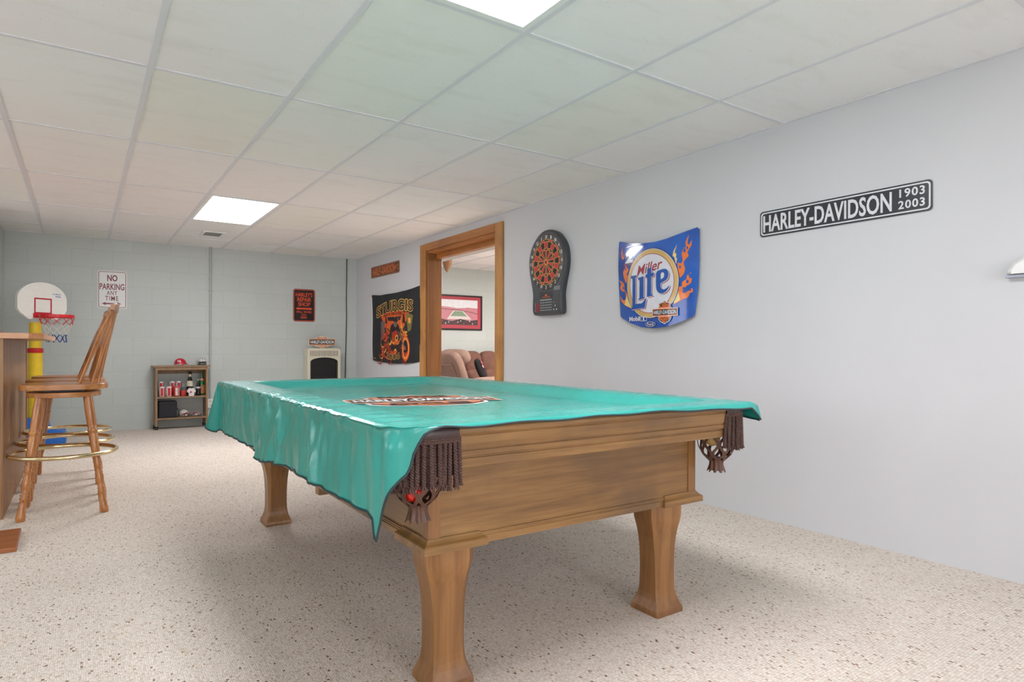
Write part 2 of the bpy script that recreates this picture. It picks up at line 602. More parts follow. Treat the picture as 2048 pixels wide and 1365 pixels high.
# ------------------------------------------------------------------ setting
mb = MB(); mb.bb(LX, DX, BY, WY, -0.05, 0.0)
struct('floor', mb, M['carpet'])
mb = MB(); mb.bb(LX, DX, BY, WY, CH, CH + 0.05)
ceil = struct('ceiling', mb, M['ceiling'])
# suspended grid bars
mb = MB()
i = -5
while True:
    x = GX0 + GA * i
    if x > WX - 0.02: break
    if x > LX: mb.bb(x - .0125, x + .0125, BY, WY, CH - .004, CH + .001)
    i += 1
j = -7
while True:
    y = GY0 + GB * j
    if y > WY - 0.05: break
    if y > BY: mb.bb(LX, WX, y - .0125, y + .0125, CH - .0035, CH + .001)
    j += 1
mb.bb(WX - .018, WX, BY, WY, CH - .004, CH + .001)
mb.bb(-0.71, WX, WY - .018, WY, CH - .004, CH + .001)
i = 1
while WX + WT + GA * i < DX:      # the den's grid
    mb.bb(WX + WT + GA * i - .012, WX + WT + GA * i + .012, BY, WY, CH - .004, CH + .001); i += 1
for j in range(-5, 10):
    y = GY0 + GA * j
    if y < WY: mb.bb(WX + WT, DX, y - .012, y + .012, CH - .0035, CH + .001)
g = mb.build('ceiling_grid', M['tbar'], parent=ceil)
tag(g, kind='structure')

DY0, DY1, DZ = 5.03, 6.519, 2.105      # door opening
mb = MB()
mb.bb(WX, WX + WT, BY, DY0, 0, CH)
mb.bb(WX, WX + WT, DY1, WY, 0, CH)
mb.bb(WX, WX + WT, DY0, DY1, DZ, CH)
struct('wall_right', mb, M['drywall'])
mb = MB(); mb.bb(LX - .1, DX + .1, WY, WY + .1, -0.05, CH + .05)
struct('wall_far', mb, M['block'])
mb = MB(); mb.bb(LX - .1, LX, BY, WY, -0.05, CH + .05); mb.bb(LX, -0.71, 7.3, WY, 0, CH)
struct('wall_left', mb, M['block'])
mb = MB(); mb.bb(LX - .1, DX + .1, BY - .1, BY, -0.05, CH + .05)
struct('wall_back', mb, M['drywall'])
def make_fill_window(n, loc, rot, hw_, hh_=.60, pm='daylight'):  # unseen windows with glowing panes, added as fill light
    w = tag(thing('window_%d' % n, None, None, loc, rot), kind='structure')
    mb = MB()
    for s_ in (-1, 1):
        mb.bb(s_ * hw_ - .04, s_ * hw_ + .04, 0, .04, -hh_ - .04, hh_ + .04); mb.bb(-hw_ + .04, hw_ - .04, 0, .04, s_ * hh_ - .04, s_ * hh_ + .04)
    mb.bb(-.02, .02, .005, .035, -hh_ + .04, hh_ - .04)
    mb.build('window_frame', M['white'], w)
    mb = MB(); mb.bb(-hw_ + .04, hw_ - .04, .002, .012, -hh_ + .04, hh_ - .04)
    mb.build('pane', M[pm], w)
make_fill_window(1, (-1.4, BY, 1.35), 0, .9)
make_fill_window(2, (1.65, BY, 1.35), 0, .95)
make_fill_window(3, (LX, .6, 1.35), -pi / 2, .9, pm='daylight_side')
make_fill_window(4, (LX, 3.6, 1.35), -pi / 2, .9, pm='daylight_side')
make_fill_window(5, (LX, 5.9, 1.35), -pi / 2, .8, pm='daylight_side')
mb = MB(); mb.bb(DX, DX + .1, BY, WY, -0.05, CH + .05)
struct('wall_den', mb, M['drywall'])
# soffit box on the far side of the opening
mb = MB(); mb.bb(WX + WT, WX + WT + .115, 4.6, 8.2, 2.02, CH)
struct('trim_1', mb, mat_plain('soffit_paint', (190, 188, 186), 0.6, var=0.02))

# door frame of rough pine
door = tag(thing('door_1', None, None), kind='structure')
mb = MB()
mb.bb(WX - .022, WX, 4.91, DY0 + .006, 0, 2.18)
mb.build('casing', M['pine_z'], door, bevel=.004)
mb = MB()
mb.bb(WX - .022, WX, DY1 - .006, 6.649, 0, 2.18)
mb.build('casing', M['pine_z'], door, bevel=.004)
mb = MB()
mb.bb(WX - .0225, WX, DY0 - .0001, DY1 + .0001, DZ - .006, 2.181)
mb.build('header_casing', M['pine_y'], door, bevel=.004)
mb = MB(); mb.bb(WX, WX + WT + .002, DY1 - .03, DY1, 0, DZ)
mb.build('jamb', M['jamb'], door, bevel=.003)
mb = MB(); mb.bb(WX, WX + WT + .002, DY0, DY0 + .03, 0, DZ)
mb.build('jamb', M['jamb'], door, bevel=.003)
mb = MB(); mb.bb(WX, WX + WT + .002, DY0 + .03, DY1 - .03, DZ - .03, DZ); mb.bb(WX + .11, WX + WT + .002, DY0 + .03, DY1 - .03, 2.02, DZ - .02)
mb.build('head_jamb', M['pine_y'], door, bevel=.003)

# ------------------------------------------------------------------ ceiling lights
def ceiling_light(x0, y0, label):
    t = thing('ceiling_light', label, 'ceiling light', ((x0 * 2 + GA) / 2, (y0 * 2 + GB) / 2, CH), 0, 'fluorescent panels in the ceiling')
    w, l = GA / 2 - .0125, GB / 2 - .0125
    mb = MB()
    for s in (-1, 1):
        mb.bb(s * (w - .014) - .014, s * (w - .014) + .014, -l, l, -.006, .0005)
        mb.bb(-w + .028, w - .028, s * (l - .014) - .014, s * (l - .014) + .014, -.006, .0005)
    mb.build('frame', M['white'], t)
    mb = MB(); mb.bb(-w + .028, w - .028, -l + .028, l - .028, -.003, .0005)
    mb.build('diffuser', M['lens'], t)
    return t
ceiling_light(GX0 + 2 * GA, GY0 + 2 * GB, 'lit white ceiling panel above the far end of the room, whole panel in view')
ceiling_light(GX0 + 2 * GA, GY0 - 2 * GB, 'lit white ceiling panel above near end of pool table, cut by top of photo')
ceiling_light(GX0 + 2 * GA, GY0 - 6 * GB, 'lit white ceiling panel behind the viewer')  # extra panel added out of view to lift the room's brightness

# ceiling vent
t = thing('ceiling_vent', 'small square metal air vent in stained tile beyond the far ceiling light', 'vent', (1.20, 7.70, CH))
mb = MB()
for s in (-1, 1):
    mb.bb(s * .1 - .014, s * .1 + .014, -.15, .15, -.010, 0)
    mb.bb(-.086, .086, s * .136 - .014, s * .136 + .014, -.010, 0)
mb.build('frame', M['white'], t)
mb = MB(); mb.bb(-.086, .086, -.122, .122, -.003, 0)
mb.build('opening', M['dark_metal'], t)
mb = MB()
for k in range(8):
    mb.box((0, -.105 + k * .03, -.006), (.17, .016, .002), 0, Matrix.Rotation(radians(35), 3, 'X'))
mb.build('louvre', M['steel'], t)

# ------------------------------------------------------------------ wall frames
def RW(y0, z0, face=WX):
    return lambda u, v, o: Vector((face - o, y0 - u, z0 + v))
def FWf(x0, z0, face=WY):
    return lambda u, v, o: Vector((x0 + u, face - o, z0 + v))

# ------------------------------------------------------------------ pool table
PH = -0.0065
TCX, TCY = 1.352, 2.664
table = thing('pool_table', 'wooden pool table with carved legs standing under a teal cover', 'pool table', (TCX, TCY, 0), PH)
HA, HB = 0.705, 1.245        # rail half sizes
CXH, CYH = 0.555, 1.105      # cabinet half sizes
ZP = 0.418                   # underside of plinth plates

def leg_mesh():
    mb = MB()
    H = ZP
    zs = [0, .02, .05, .09, .13, .17, .22, .32, .45, .58, .68, .76, .82, .86, .90, 1.0]
    hs = [.069, .070, .0675, .0615, .056, .0525, .0505, .0500, .0510, .0540, .0590, .0660, .0730, .0765, .0775, .0775]
    cs = [.004, .004, .004, .006, .008, .009, .010, .011, .013, .016, .020, .025, .029, .031, .031, .031]
    # finer
    rings = []
    N = 40
    for i in range(N + 1):
        q = i / N
        h, c = interp(q, zs, hs), interp(q, zs, cs)
        z = q * H
        r = [(h - c, -h), (h, -h + c), (h, h - c), (h - c, h), (-h + c, h), (-h, h - c), (-h, -h + c), (-h + c, -h)]
        rings.append([(a, b, z) for a, b in r])
    mb.rings(rings, 0, False, True)
    return mb
for sx, sy in ((-1, -1), (1, -1), (-1, 1), (1, 1)):
    if sx == -1 and sy == -1:
        leg0 = leg_mesh().build('leg', M['table_wood_z'], table, loc=(-.456, -1.006, 0))
        leg0['label'] = 'near left carved table leg'
    else:
        l2 = leg0.copy(); C.objects.link(l2); l2.parent = table; l2.location = (sx * .456, sy * 1.006, 0)
        if 'label' in l2: del l2['label']
        if sy > 0: l2.rotation_euler = (0, 0, pi)

# cabinet panels
def panel(name, x0, x1, y0, y1, z0, z1, m, bev=.002):
    mb = MB(); mb.bb(x0, x1, y0, y1, z0, z1)
    return mb.build(name, m, table, bevel=bev)
ZC0, ZC1 = 0.455, 0.675
panel('cabinet_panel', -CXH + .006, CXH - .006, -CYH + .004, -CYH + .03, ZC0 - .02, ZC1, M['table_wood_x'])
panel('cabinet_panel', -CXH + .006, CXH - .006, CYH - .03, CYH - .004, ZC0 - .02, ZC1, M['table_wood_x'])
panel('cabinet_panel', -CXH + .004, -CXH + .03, -CYH + .03, CYH - .03, ZC0 - .02, ZC1, M['table_wood_y'])
panel('cabinet_panel', CXH - .03, CXH - .004, -CYH + .03, CYH - .03, ZC0 - .02, ZC1, M['table_wood_y'])
for sx in (-1, 1):
    for sy in (-1, 1):
        mb = MB()
        # corner post: two fluted trims meeting at the corner
        P = [(0, 0), (.038, 0), (.038, .010), (.0335, .010), (.0335, .004), (.028, .004), (.028, .012), (.012, .012), (.012, .028), (.004, .028), (.004, .0335), (.010, .0335), (.010, .038), (0, .038)]
        fr = lambda u, v, o, sx=sx, sy=sy: Vector((sx * (CXH - u), sy * (CYH - v), o))
        mb.prism(P, ZC0 - .01, ZC1, fr)
        mb.build('corner_post', M['table_wood_z'], table)

# plinth strip and stepped corner plates
def plinth(xa, xb, ya, yb, out, z0, z1, name):
    """moulding around a rectangle: vertical face then cove up to the cabinet"""
    mb = MB()
    prof = [(out, z0), (out, z0 + .019), (out - .003, z0 + .022), (out * .55, z0 + .026), (out * .28, z1 - .006), (0.002, z1)]
    rings = []
    for o, z in prof:
        rings.append([(xa - o, ya - o, z), (xb + o, ya - o, z), (xb + o, yb + o, z), (xa - o, yb + o, z)])
    mb.rings(rings, 0, False, True)
    return mb.build(name, M['table_wood_x'], table, bevel=.0008)
plinth(-CXH, CXH, -CYH, CYH, .008, ZP + .003, ZC0 - .004, 'plinth_strip')
for sx in (-1, 1):
    for sy in (-1, 1):
        xa, xb = (-CXH - .0, -CXH + .165) if sx < 0 else (CXH - .165, CXH)
        ya, yb = (-CYH, -CYH + .165) if sy < 0 else (CYH - .165, CYH)
        plinth(xa, xb, ya, yb, .020, ZP, ZC0 + .001, 'corner_plate')
panel('center_beam', -.545, .545, -.075, -.03, .375, ZP + .004, M['table_wood_x'], .004)

# bed
mb = MB(); mb.bb(-.56, .56, -1.10, 1.10, .70, .742)
mb.build('bed', M['felt'], table, bevel=.002)

# rails with moulded outer face
RP = [(-.13, .742), (-.13, .776), (-.012, .786), (-.004, .784), (.0, .776), (.0, .766), (-.0045, .7605), (-.0045, .759), (-.002, .757), (-.003, .735), (-.0045, .7225), (-.0085, .721),
      (-.0085, .7185), (-.0045, .717), (-.005, .704), (-.0065, .7025), (-.0125, .7005), (-.0125, .6975), (-.0095, .696), (-.010, .674), (-.013, .671), (-.10, .671), (-.10, .70), (-.13, .70)]
def rail(axis, s, half, name, lo=None):
    mb = MB()
    if axis == 'x':
        fr = lambda u, v, o: Vector((o, s * (HB + u), v))
    else:
        fr = lambda u, v, o: Vector((s * (HA + u), o, v))
    mb.prism(RP, -half if lo is None else lo, half, fr)
    return mb.build(name, M['table_wood_x'] if axis == 'x' else M['table_wood_y'], table)
rail('x', -1, .553, 'end_rail', -.534); rail('x', 1, .553, 'end_rail')
rail('y', -1, 1.09, 'side_rail'); rail('y', 1, 1.09, 'side_rail')

# corner pockets
def rope_mesh(L):
    mb = MB()
    turns = L / .0150
    n = int(turns * 9)
    for k in range(2):
        pts = []
        for i in range(n + 1):
            a = 2 * pi * turns * i / n + pi * k
            pts.append((.0027 * cos(a), .0027 * sin(a), -L * i / n))
        mb.tube(pts, .0031, 6)
    # frayed end
    for k in range(5):
        a = k * 1.3
        mb.tube([(.002 * cos(a), .002 * sin(a), -L + .002), (.006 * cos(a), .006 * sin(a), -L - .012)], .002, 4)
    return mb
rope0 = None
def pocket(sx, sy, ext=.034):
    global rope0
    ox, oy = sx * HA, sy * HB
    piv = (sx * (HA - .118), sy * (HB - .118), 0)
    # leather apron bent round the corner
    mb = MB()
    arc = []
    N = 16
    R = .120
    for i in range(N + 1):
        a = radians(-6 + 102 * i / N)
        e = 2.6
        ca, sa = max(0, cos(a)), max(0, sin(a))
        x, y = abs(cos(a)) ** (2 / e) * (1 if cos(a) >= 0 else -1), abs(sin(a)) ** (2 / e) * (1 if sin(a) >= 0 else -1)
        arc.append((x, y, 0))
    arc = [q for q in arc if q[0] >= 0]
    for k in range(1, 5): arc.append((0, 1, -ext * k / 4))
    rings = []
    for (r, z) in ((.070, .776), (.100, .786), (R - .008, .785), (R - .001, .778), (R + .001, .757), (R - .004, .752), (R - .01, .752), (R - .01, .735), (.070, .735)):
        rings.append([(sx * (HA - .118) + sx * (x * r + w), sy * (HB - .118) + sy * y * r, z) for x, y, w in arc])
    rings.append(rings[0])
    # loft as open strips
    mb.rings(rings, 0, True, False, closed=False)
    p = mb.build('corner_pocket', M['leather'], table)
    p['label'] = 'dark leather corner pocket with cord fringe'
    # fringe
    L1_, L2_ = .5 * pi * R * 1.12, ext * 1.5
    n = 30
    for i in range(n):
        f = i / (n - 1) * (L1_ + L2_)
        w = 0
        a = radians(90 * min(1, f / L1_))
        if f > L1_: w = -(f - L1_) / 1.5
        e = 2.6
        x, y = max(0, cos(a)) ** (2 / e), max(0, sin(a)) ** (2 / e)
        r = R - .010 + (.006 if i % 2 else -.004)
        if rope0 is None:
            o = rope_mesh(.118).build('tassel', M['rope'], p)
            rope0 = o
        else:
            o = rope0.copy(); C.objects.link(o); o.parent = p
        o.location = (piv[0] + sx * (x * r + w), piv[1] + sy * y * r, .755)
        o.rotation_euler = (random.uniform(-.05, .05), random.uniform(-.05, .05), i * 1.7)
        o.scale = (1.12, 1.12, 1.0 + random.uniform(-.06, .06))
    # braid heading over the fringe
    mb = MB()
    mb.rings([[(piv[0] + sx * (x * (R - .018) + w), piv[1] + sy * y * (R - .018), z) for x, y, w in arc] for z in (.752, .70, .655)], 0, True, False, closed=False)
    mb.build('pocket_liner', M['leather'], p)
    mb = MB()
    for z in (.7535, .747):
        mb.tube([(piv[0] + sx * (x * (R - .003) + w), piv[1] + sy * y * (R - .003), z) for x, y, w in arc], .0036, 6)
    mb.build('fringe_braid', M['rope'], p)
    # net bag: leather straps with lens openings
    mb = MB()
    cx, cy = sx * (HA - .094), sy * (HB - .088)
    K = 8
    prof = [(0, .064, .735), (.2, .069, .69), (.4, .070, .655), (.6, .064, .622), (.8, .050, .594), (1.0, .028, .572)]
    ts = [q[0] for q in prof]
    for k in range(K):
        for sg in (-1, 1):
            st = []
            for i in range(25):
                q = i / 24
                r = interp(q, ts, [w[1] for w in prof]); z = interp(q, ts, [w[2] for w in prof])
                a = 2 * pi * k / K + sg * (pi / K) * (0.5 - 0.42 * cos(q * pi * 4))
                st.append((r, a, z, .0058))
            for (off, flip) in ((0, 0),):
                A = []
                for r, a, z, w in st:
                    dw = w / max(r, .02)
                    A.append([(cx + (r + o) * cos(a + d), cy + (r + o) * sin(a + d), z) for d, o in ((-dw, 0), (dw, 0), (dw, .0025), (-dw, .0025))])
                mb.rings(A, 0, False, True)
    # gathered throat and flared fringe
    rings = []
    for q, r, z in ((0, .0300, .577), (.3, .024, .566), (.6, .024, .556), (1, .031, .530)):
        rings.append([(cx + r * (1 + .10 * sin(9 * 2 * pi * j / 72) * (0.4 + q)) * cos(2 * pi * j / 72), cy + r * (1 + .10 * sin(9 * 2 * pi * j / 72) * (0.4 + q)) * sin(2 * pi * j / 72), z + (0.006 * (1 if (j // 4) % 2 else 0) if q == 1 else 0)) for j in range(72)])
    mb.rings(rings, 0, True, False)
    mb.rings([[(cx + (.031) * cos(2 * pi * j / 24), cy + .031 * sin(2 * pi * j / 24), .581) for j in range(24)], [(cx + .004 * cos(2 * pi * j / 24), cy + .004 * sin(2 * pi * j / 24), .581) for j in range(24)]], 0, True, False)
    mb.build('net_bag', M['leather_strap'], p)
    return cx, cy
random.seed(4)
nl = pocket(-1, -1, .052)
nr = pocket(1, -1)
pocket(1, 1)

def tw(x, y, z=0):
    c, s = cos(PH), sin(PH)
    return (TCX + x * c - y * s, TCY + x * s + y * c, z)

def sphere(mb, c, r, mi=0, seg=24, rg=14):
    prof = [(max(1e-4, r * sin(pi * i / rg)), -r * cos(pi * i / rg)) for i in range(rg + 1)]
    mb.lathe(prof, c, seg, mi, True, False)
def ball(name, pos, mat, label):
    mb = MB(); sphere(mb, (0, 0, 0), .0285)
    return tag(mb.build(name, mat, loc=pos), label, 'billiard ball')
p = tw(nl[0] - .018, nl[1] - .01); ball('billiard_ball', (p[0], p[1], .612), mat_plain('red_ball', (214, 36, 24), 0.12, coat=.5, var=.01), 'red pool ball low inside the near left pocket net')
p = tw(nl[0] + .02, nl[1] + .01); ball('billiard_ball', (p[0], p[1], .662), mat_plain('orange_ball', (226, 90, 36), 0.12, coat=.5, var=.01), 'orange pool ball above the red one in near left pocket net')
p = tw(nr[0] - .024, nr[1] + .0); ball('billiard_ball', (p[0], p[1], .655), mat_plain('yellow_ball', (214, 176, 104), 0.12, coat=.5, var=.01), 'tan yellow pool ball inside the right pocket net')

# ------------------------------------------------------------------ table cover (teal vinyl)
ZT = 0.790
cover = thing('table_cover', 'teal vinyl sheet draped over the pool table with an orange crest', 'table cover', (TCX, TCY, 0), PH)
CR = .134                     # radius of the vinyl over the pocket corner
PVX, PVY = -.587, -1.127
CA = [-5, 0, 4, 9, 11.3, 15.7, 20.7, 26.5, 33.6, 40.8, 44.1, 50.4, 53.9, 56.9, 61.9, 67.1, 74.7, 85.3, 90]
CS = [.236, .238, .272, .303, .273, .245, .217, .190, .162, .138, .128, .115, .097, .066, .041, .020, .009, .002, .001]
def sell(a):
    ca, sa = max(0.0, cos(a)), max(0.0, sin(a))
    return ca ** (2 / 2.6), sa ** (2 / 2.6)
def ztop(x, y):
    dl, dr = x + HA, HA - x
    dn, df = y + HB, HB - y
    def pr(d, w):
        return smooth01((d - .11) / w)
    k = min(pr(dl, .19), pr(dr, .09), pr(dn, .12), pr(df, .06))
    z = ZT - .040 * k
    wr = 0.0016 * sin(x * 13 + 2.3 * sin(y * 5)) * sin(y * 9 + x * 4)
    z += wr * k
    # shirring of the vinyl on the left rail
    if dl < .09:
        z += .45 * pleat(y, 0) * (1 - dl / .09) ** 2 * smooth01((y + 1.12) / .1)
    if dl < .2:
        z += .0012 * (1 + 2.2 * smooth01((.1 - y) / .3)) * sin(y * 46 + 3 * sin(y * 6)) * (1 - dl / .2) * smooth01(dl / .03)
    if dr < .2:
        z += .0016 * sin(y * 70) * (1 - dr / .2) * smooth01(dr / .03)
    return z + .002
random.seed(21)
PLEATS = [(random.uniform(-1.08, 1.2), random.uniform(.006, .016), random.uniform(.003, .0075) * random.choice((1, 1, -1)), random.uniform(-.10, .10), random.uniform(.25, 1.1)) for _ in range(46)]
def pleat(g, q):
    r = 0
    for c, w, a, sl, ln in PLEATS:
        r += a * exp(-((g - c - sl * q) / (w * (1 + 1.6 * q))) ** 2) * exp(-(q / ln) ** 2)
    return r
# grid over the top
NYT = 150
XL = PVX - CR
corner_angles = [radians(90 * i / 30) for i in range(31)]       # 0 = left side, 90 = near side
def ang_of(px):
    # polar angle a of the image point -> superellipse parameter
    return px
cxs = [PVX - CR * sell(a)[0] for a in corner_angles]
xs = sorted(set([round(v, 5) for v in cxs] + [round(PVX + (HA - PVX) * i / 60, 5) for i in range(1, 61)] + [.690, .700, .704]))
cyd_ = {round(PVX - CR * sell(a)[0], 5): PVY - CR * sell(a)[1] for a in corner_angles}
def ynear(x):
    if round(x, 5) in cyd_:
        return cyd_[round(x, 5)]
    return PVY - CR + .006 * smooth01((x + .5) / .2) + .003 * sin(x * 9) * smooth01((x + .58) / .2)
def edge_z(x, y, z, y0):
    dn = y - y0
    if dn < .012: z -= (.012 - dn) * .25
    de = min(x - XL, HA - x)
    if de < .012: z -= (.012 - de) * .5
    if HB - y < .012: z -= (.012 - (HB - y)) * .5
    return z
def top_pt(x, t):
    y0, y1 = ynear(x), HB + .002
    y = y0 + (y1 - y0) * t
    return (x, y, edge_z(x, y, ztop(x, y), y0))
mb = MB()
ts = [j / NYT for j in range(NYT + 1)]
ts = sorted(set(ts + [.001, .003, .997, .999]))
rows = [[top_pt(x, t) for x in xs] for t in ts]
mb.rings(rows, 0, True, False, closed=False)

# skirt: round the near left pocket, along the left side, round the far corner and along the far end
def Sleft(y):
    return interp(y, [-1.127, -1.03, -.85, -.56, -.33, -.05, .10, .16, .20, .52, .83, 1.245], [.238, .240, .232, .226, .232, .256, .268, .266, .252, .256, .258, .268])
NS = 22
skirt = []
nc = len(cxs)
row0 = {round(p[0], 5): p for p in rows[0]}
for i in range(nc - 1, 0, -1):
    a = corner_angles[i]
    p0 = row0[round(cxs[i], 5)]
    ex, ey = sell(a)
    pa = math.degrees(atan2(ey, ex))
    S = interp(pa, CA, CS)
    nrm = Vector((-cos(a), -sin(a), 0))
    col = [p0]
    for k in range(1, NS + 1):
        q = k / NS
        zz = S * q
        o = .002 * smooth01(q * 4) + .018 * exp(-((pa - 34) / 11) ** 2) * smooth01(zz / .06) * (1 - .55 * q) - .008 * exp(-((pa - 14) / 7) ** 2) * smooth01(zz / .05) * (1 - .6 * q) - .004 * exp(-((pa - 52) / 8) ** 2) * q
        o += .004 * exp(-((pa - 9) / 5) ** 2) * q
        col.append((p0[0] + nrm.x * o, p0[1] + nrm.y * o, p0[2] - zz))
    skirt.append(col)
left_edge = [r[0] for r in rows]
for idx, p0 in enumerate(left_edge):
    g = p0[1]
    S = Sleft(g)
    col = [p0]
    nearw = smooth01((g + 1.127) / .10)
    for k in range(1, NS + 1):
        q = k / NS
        f1 = 0
        pl = pleat(g, q) * smooth01(q * 14)
        f1 = .007 * sin(g * 8.3 + 1.1) + .0045 * sin(g * 21 + 2 * sin(g * 4) + 1.2 * q) + .0032 * sin(g * 47 + 1.3 + 5 * q + 2 * sin(g * 7))
        fan = .010 * exp(-((g - .02 - .12 * q) / .035) ** 2) + .008 * exp(-((g + .20 - .16 * q) / .025) ** 2) - .007 * exp(-((g + .34 - .22 * q) / .03) ** 2) + .008 * exp(-((g + .55 + .12 * q) / .03) ** 2) - .006 * exp(-((g + .70 + .10 * q) / .03) ** 2) - .005 * exp(-((g - .12 - .02 * q) / .03) ** 2)
        fan += .012 * exp(-((g + 1.02 - .05 * q) / .035) ** 2) * (1 - .6 * q) - .006 * exp(-((g + .90 + .04 * q) / .05) ** 2)
        step = .022 * (1 - smooth01((g - .155) / .03)) * smooth01((g + 1.1) / .5)
        o = .004 * smooth01(q * 6) + nearw * (pl + .008 * q + q ** 1.15 * (f1 + step) + fan * smooth01(q * 3)) + .0018 * sin(g * 74 + 4 * sin(g * 9)) * (1 - q) ** 2 * smooth01(q * 8) * nearw
        col.append((p0[0] - o + .012 * smooth01(q * 5) * nearw, g, p0[2] - S * q))
    skirt.append(col)
cx_, cy_ = left_edge[-1][0], left_edge[-1][1]
base_o = -(skirt[-1][-1][0] - cx_)
NC = 22
for i in range(1, NC):
    th = (pi / 2) * i / NC
    col = [(cx_, cy_, left_edge[-1][2])]
    S = .268 + .012 * sin(2 * th)
    for k in range(1, NS + 1):
        q = k / NS
        fl = max(.002, base_o) * q + .105 * q * max(0, 1 - abs(th - radians(62)) / radians(38)) ** 1.2
        x = cx_ - fl * cos(th) - .001
        y = cy_ + .004 * smooth01(q * 5) + fl * sin(th)
        z = left_edge[-1][2] - S * q * (1 - .12 * fl / .15)
        col.append((x, y, z))
    skirt.append(col)
far_edge = rows[-1]
for idx, p0 in enumerate(far_edge):
    g = p0[0]
    col = [p0]
    dmp = smooth01((g + HA) / .1)
    for k in range(1, NS + 1):
        q = k / NS
        fold = (.008 * sin(g * 13) + .004 * sin(g * 37)) * dmp
        col.append((g, p0[1] + .006 * smooth01(q * 5) + q * .012 + q ** 1.3 * fold, p0[2] - .268 * q))
    skirt.append(col)
mb.rings(skirt, 0, True, False, closed=False)
hem_main = [c[-1] for c in skirt]

# small turned-down edge on the right and its curled near corner
right_edge = [r[-1] for r in rows]
rs = []
for p0 in right_edge:
    g = p0[1]
    curl = smooth01((-.95 - g) / .3)
    S = .012 + .045 * curl + .004 * sin(g * 14)
    rs.append([p0] + [(p0[0] + .006 + curl * .018 * (q) ** .8 + .004 * q, g - .0 * q, p0[2] - S * (q ** (1 + .6 * curl))) for q in (.2, .4, .6, .8, 1.0)])
mb.rings(rs, 0, True, False, closed=False)
# near hem lip, hanging slightly at the right
near_edge = rows[0]
ns = []
for p0 in near_edge:
    g = p0[0]
    if g < -.589:
        continue
    else:
        st_ = smooth01((g + .589) / .06)
        S = (.004 + .010 * smooth01((g - .1) / .5) + .002 * sin(g * 23)) * st_ + .001
        o = (.003 + .012 * smooth01((g - .35) / .3)) * st_
    tail = smooth01((g - .66) / .045)
    ns.append([p0] + [(g + (.006 + .018 * q ** .8 + .004 * q) * tail * 1.0 if tail > 0 else g, p0[1] - o * q * (1 - .6 * tail), p0[2] - (S * (1 - tail) + tail * .057 * q ** .6) * q) for q in (.25, .5, .75, 1.0)])
mb.rings(ns, 0, True, False, closed=False)
cloth = mb.build('cover_sheet', M['vinyl'], cover, merge=True)
so = cloth.modifiers.new('thick', 'SOLIDIFY'); so.thickness = 0.0012; so.offset = 1

# hem binding
mb = MB()
mb.tube(hem_main, .0036, 6)
mb.tube([c[-1] for c in ns], .0032, 6)
mb.tube([c[-1] for c in rs], .0032, 6)
mb.build('hem_binding', M['binding'], cover)

# crest on the cover
LA = radians(-14)
def crest_frame(u, v, o):
    x = -.10 + u * cos(LA) - v * sin(LA)
    y = -.135 + u * sin(LA) + v * cos(LA)
    return Vector((x, y, ztop(x, y) + o))
def bar_shield(mb, fr, W, H, off, mats, sub=None, d=.0006, h=None, wide=1.0, bark=.17, texts=('MOTOR', 'HARLEY-DAVIDSON', 'CYCLES'), bold=.02):
    """bar and shield emblem; mats = (border, orange, black, white)"""
    bd, og, bk, wh = mats
    s = W / 2
    bh = H * bark
    def shield(k):
        top = [(-.52, .36), (-.44, .56), (-.50, .74), (-.32, .80), (-.12, .86), (0, 1.0), (.12, .86), (.32, .80), (.50, .74), (.44, .56), (.52, .36)]
        bot = [(.52, -.36), (.50, -.56), (.36, -.78), (.16, -.90), (0, -1.0), (-.16, -.90), (-.36, -.78), (-.50, -.56), (-.52, -.36)]
        return [(x * s * k * wide, y * H / 2 * (k if abs(y) > .5 else 1)) for x, y in top + bot]
    mb.flat(shield(1.0), off, fr, bd, sub)
    mb.flat(shield(.93), off + d, fr, bk, sub)
    mb.flat(shield(.88), off + d * 2, fr, og, sub)
    mb.flat([(-s, -bh), (s, -bh), (s, bh), (-s, bh)], off + d * 3, fr, bd, sub)
    mb.flat([(-s * .97, -bh * .88), (s * .97, -bh * .88), (s * .97, bh * .88), (-s * .97, bh * .88)], off + d * 4, fr, og, sub)
    mb.flat([(-s * .93, -bh * .70), (s * .93, -bh * .70), (s * .93, bh * .70), (-s * .93, bh * .70)], off + d * 5, fr, bk, sub)
    mb.text(texts[1], -s * .89, -bh * .5, s * .89, bh * .5, off + d * 6, fr, wh, bold=bold, sub=sub)
    mb.text(texts[0], -s * .34 * wide, H * .215, s * .34 * wide, H * .37, off + d * 4, fr, bk, bold=bold, sub=sub)
    mb.text(texts[2], -s * .34 * wide, -H * .37, s * .34 * wide, -H * .215, off + d * 4, fr, bk, bold=bold, sub=sub)
mb = MB()
bar_shield(mb, crest_frame, .68, .60, .0025, (0, 1, 2, 0), sub=.05, wide=1.5, bark=.19, bold=.05)
mb.build('crest_print', [M['white_print'], mat_plain('cover_orange', (206, 118, 72), 0.4), M['black_print']], cover)

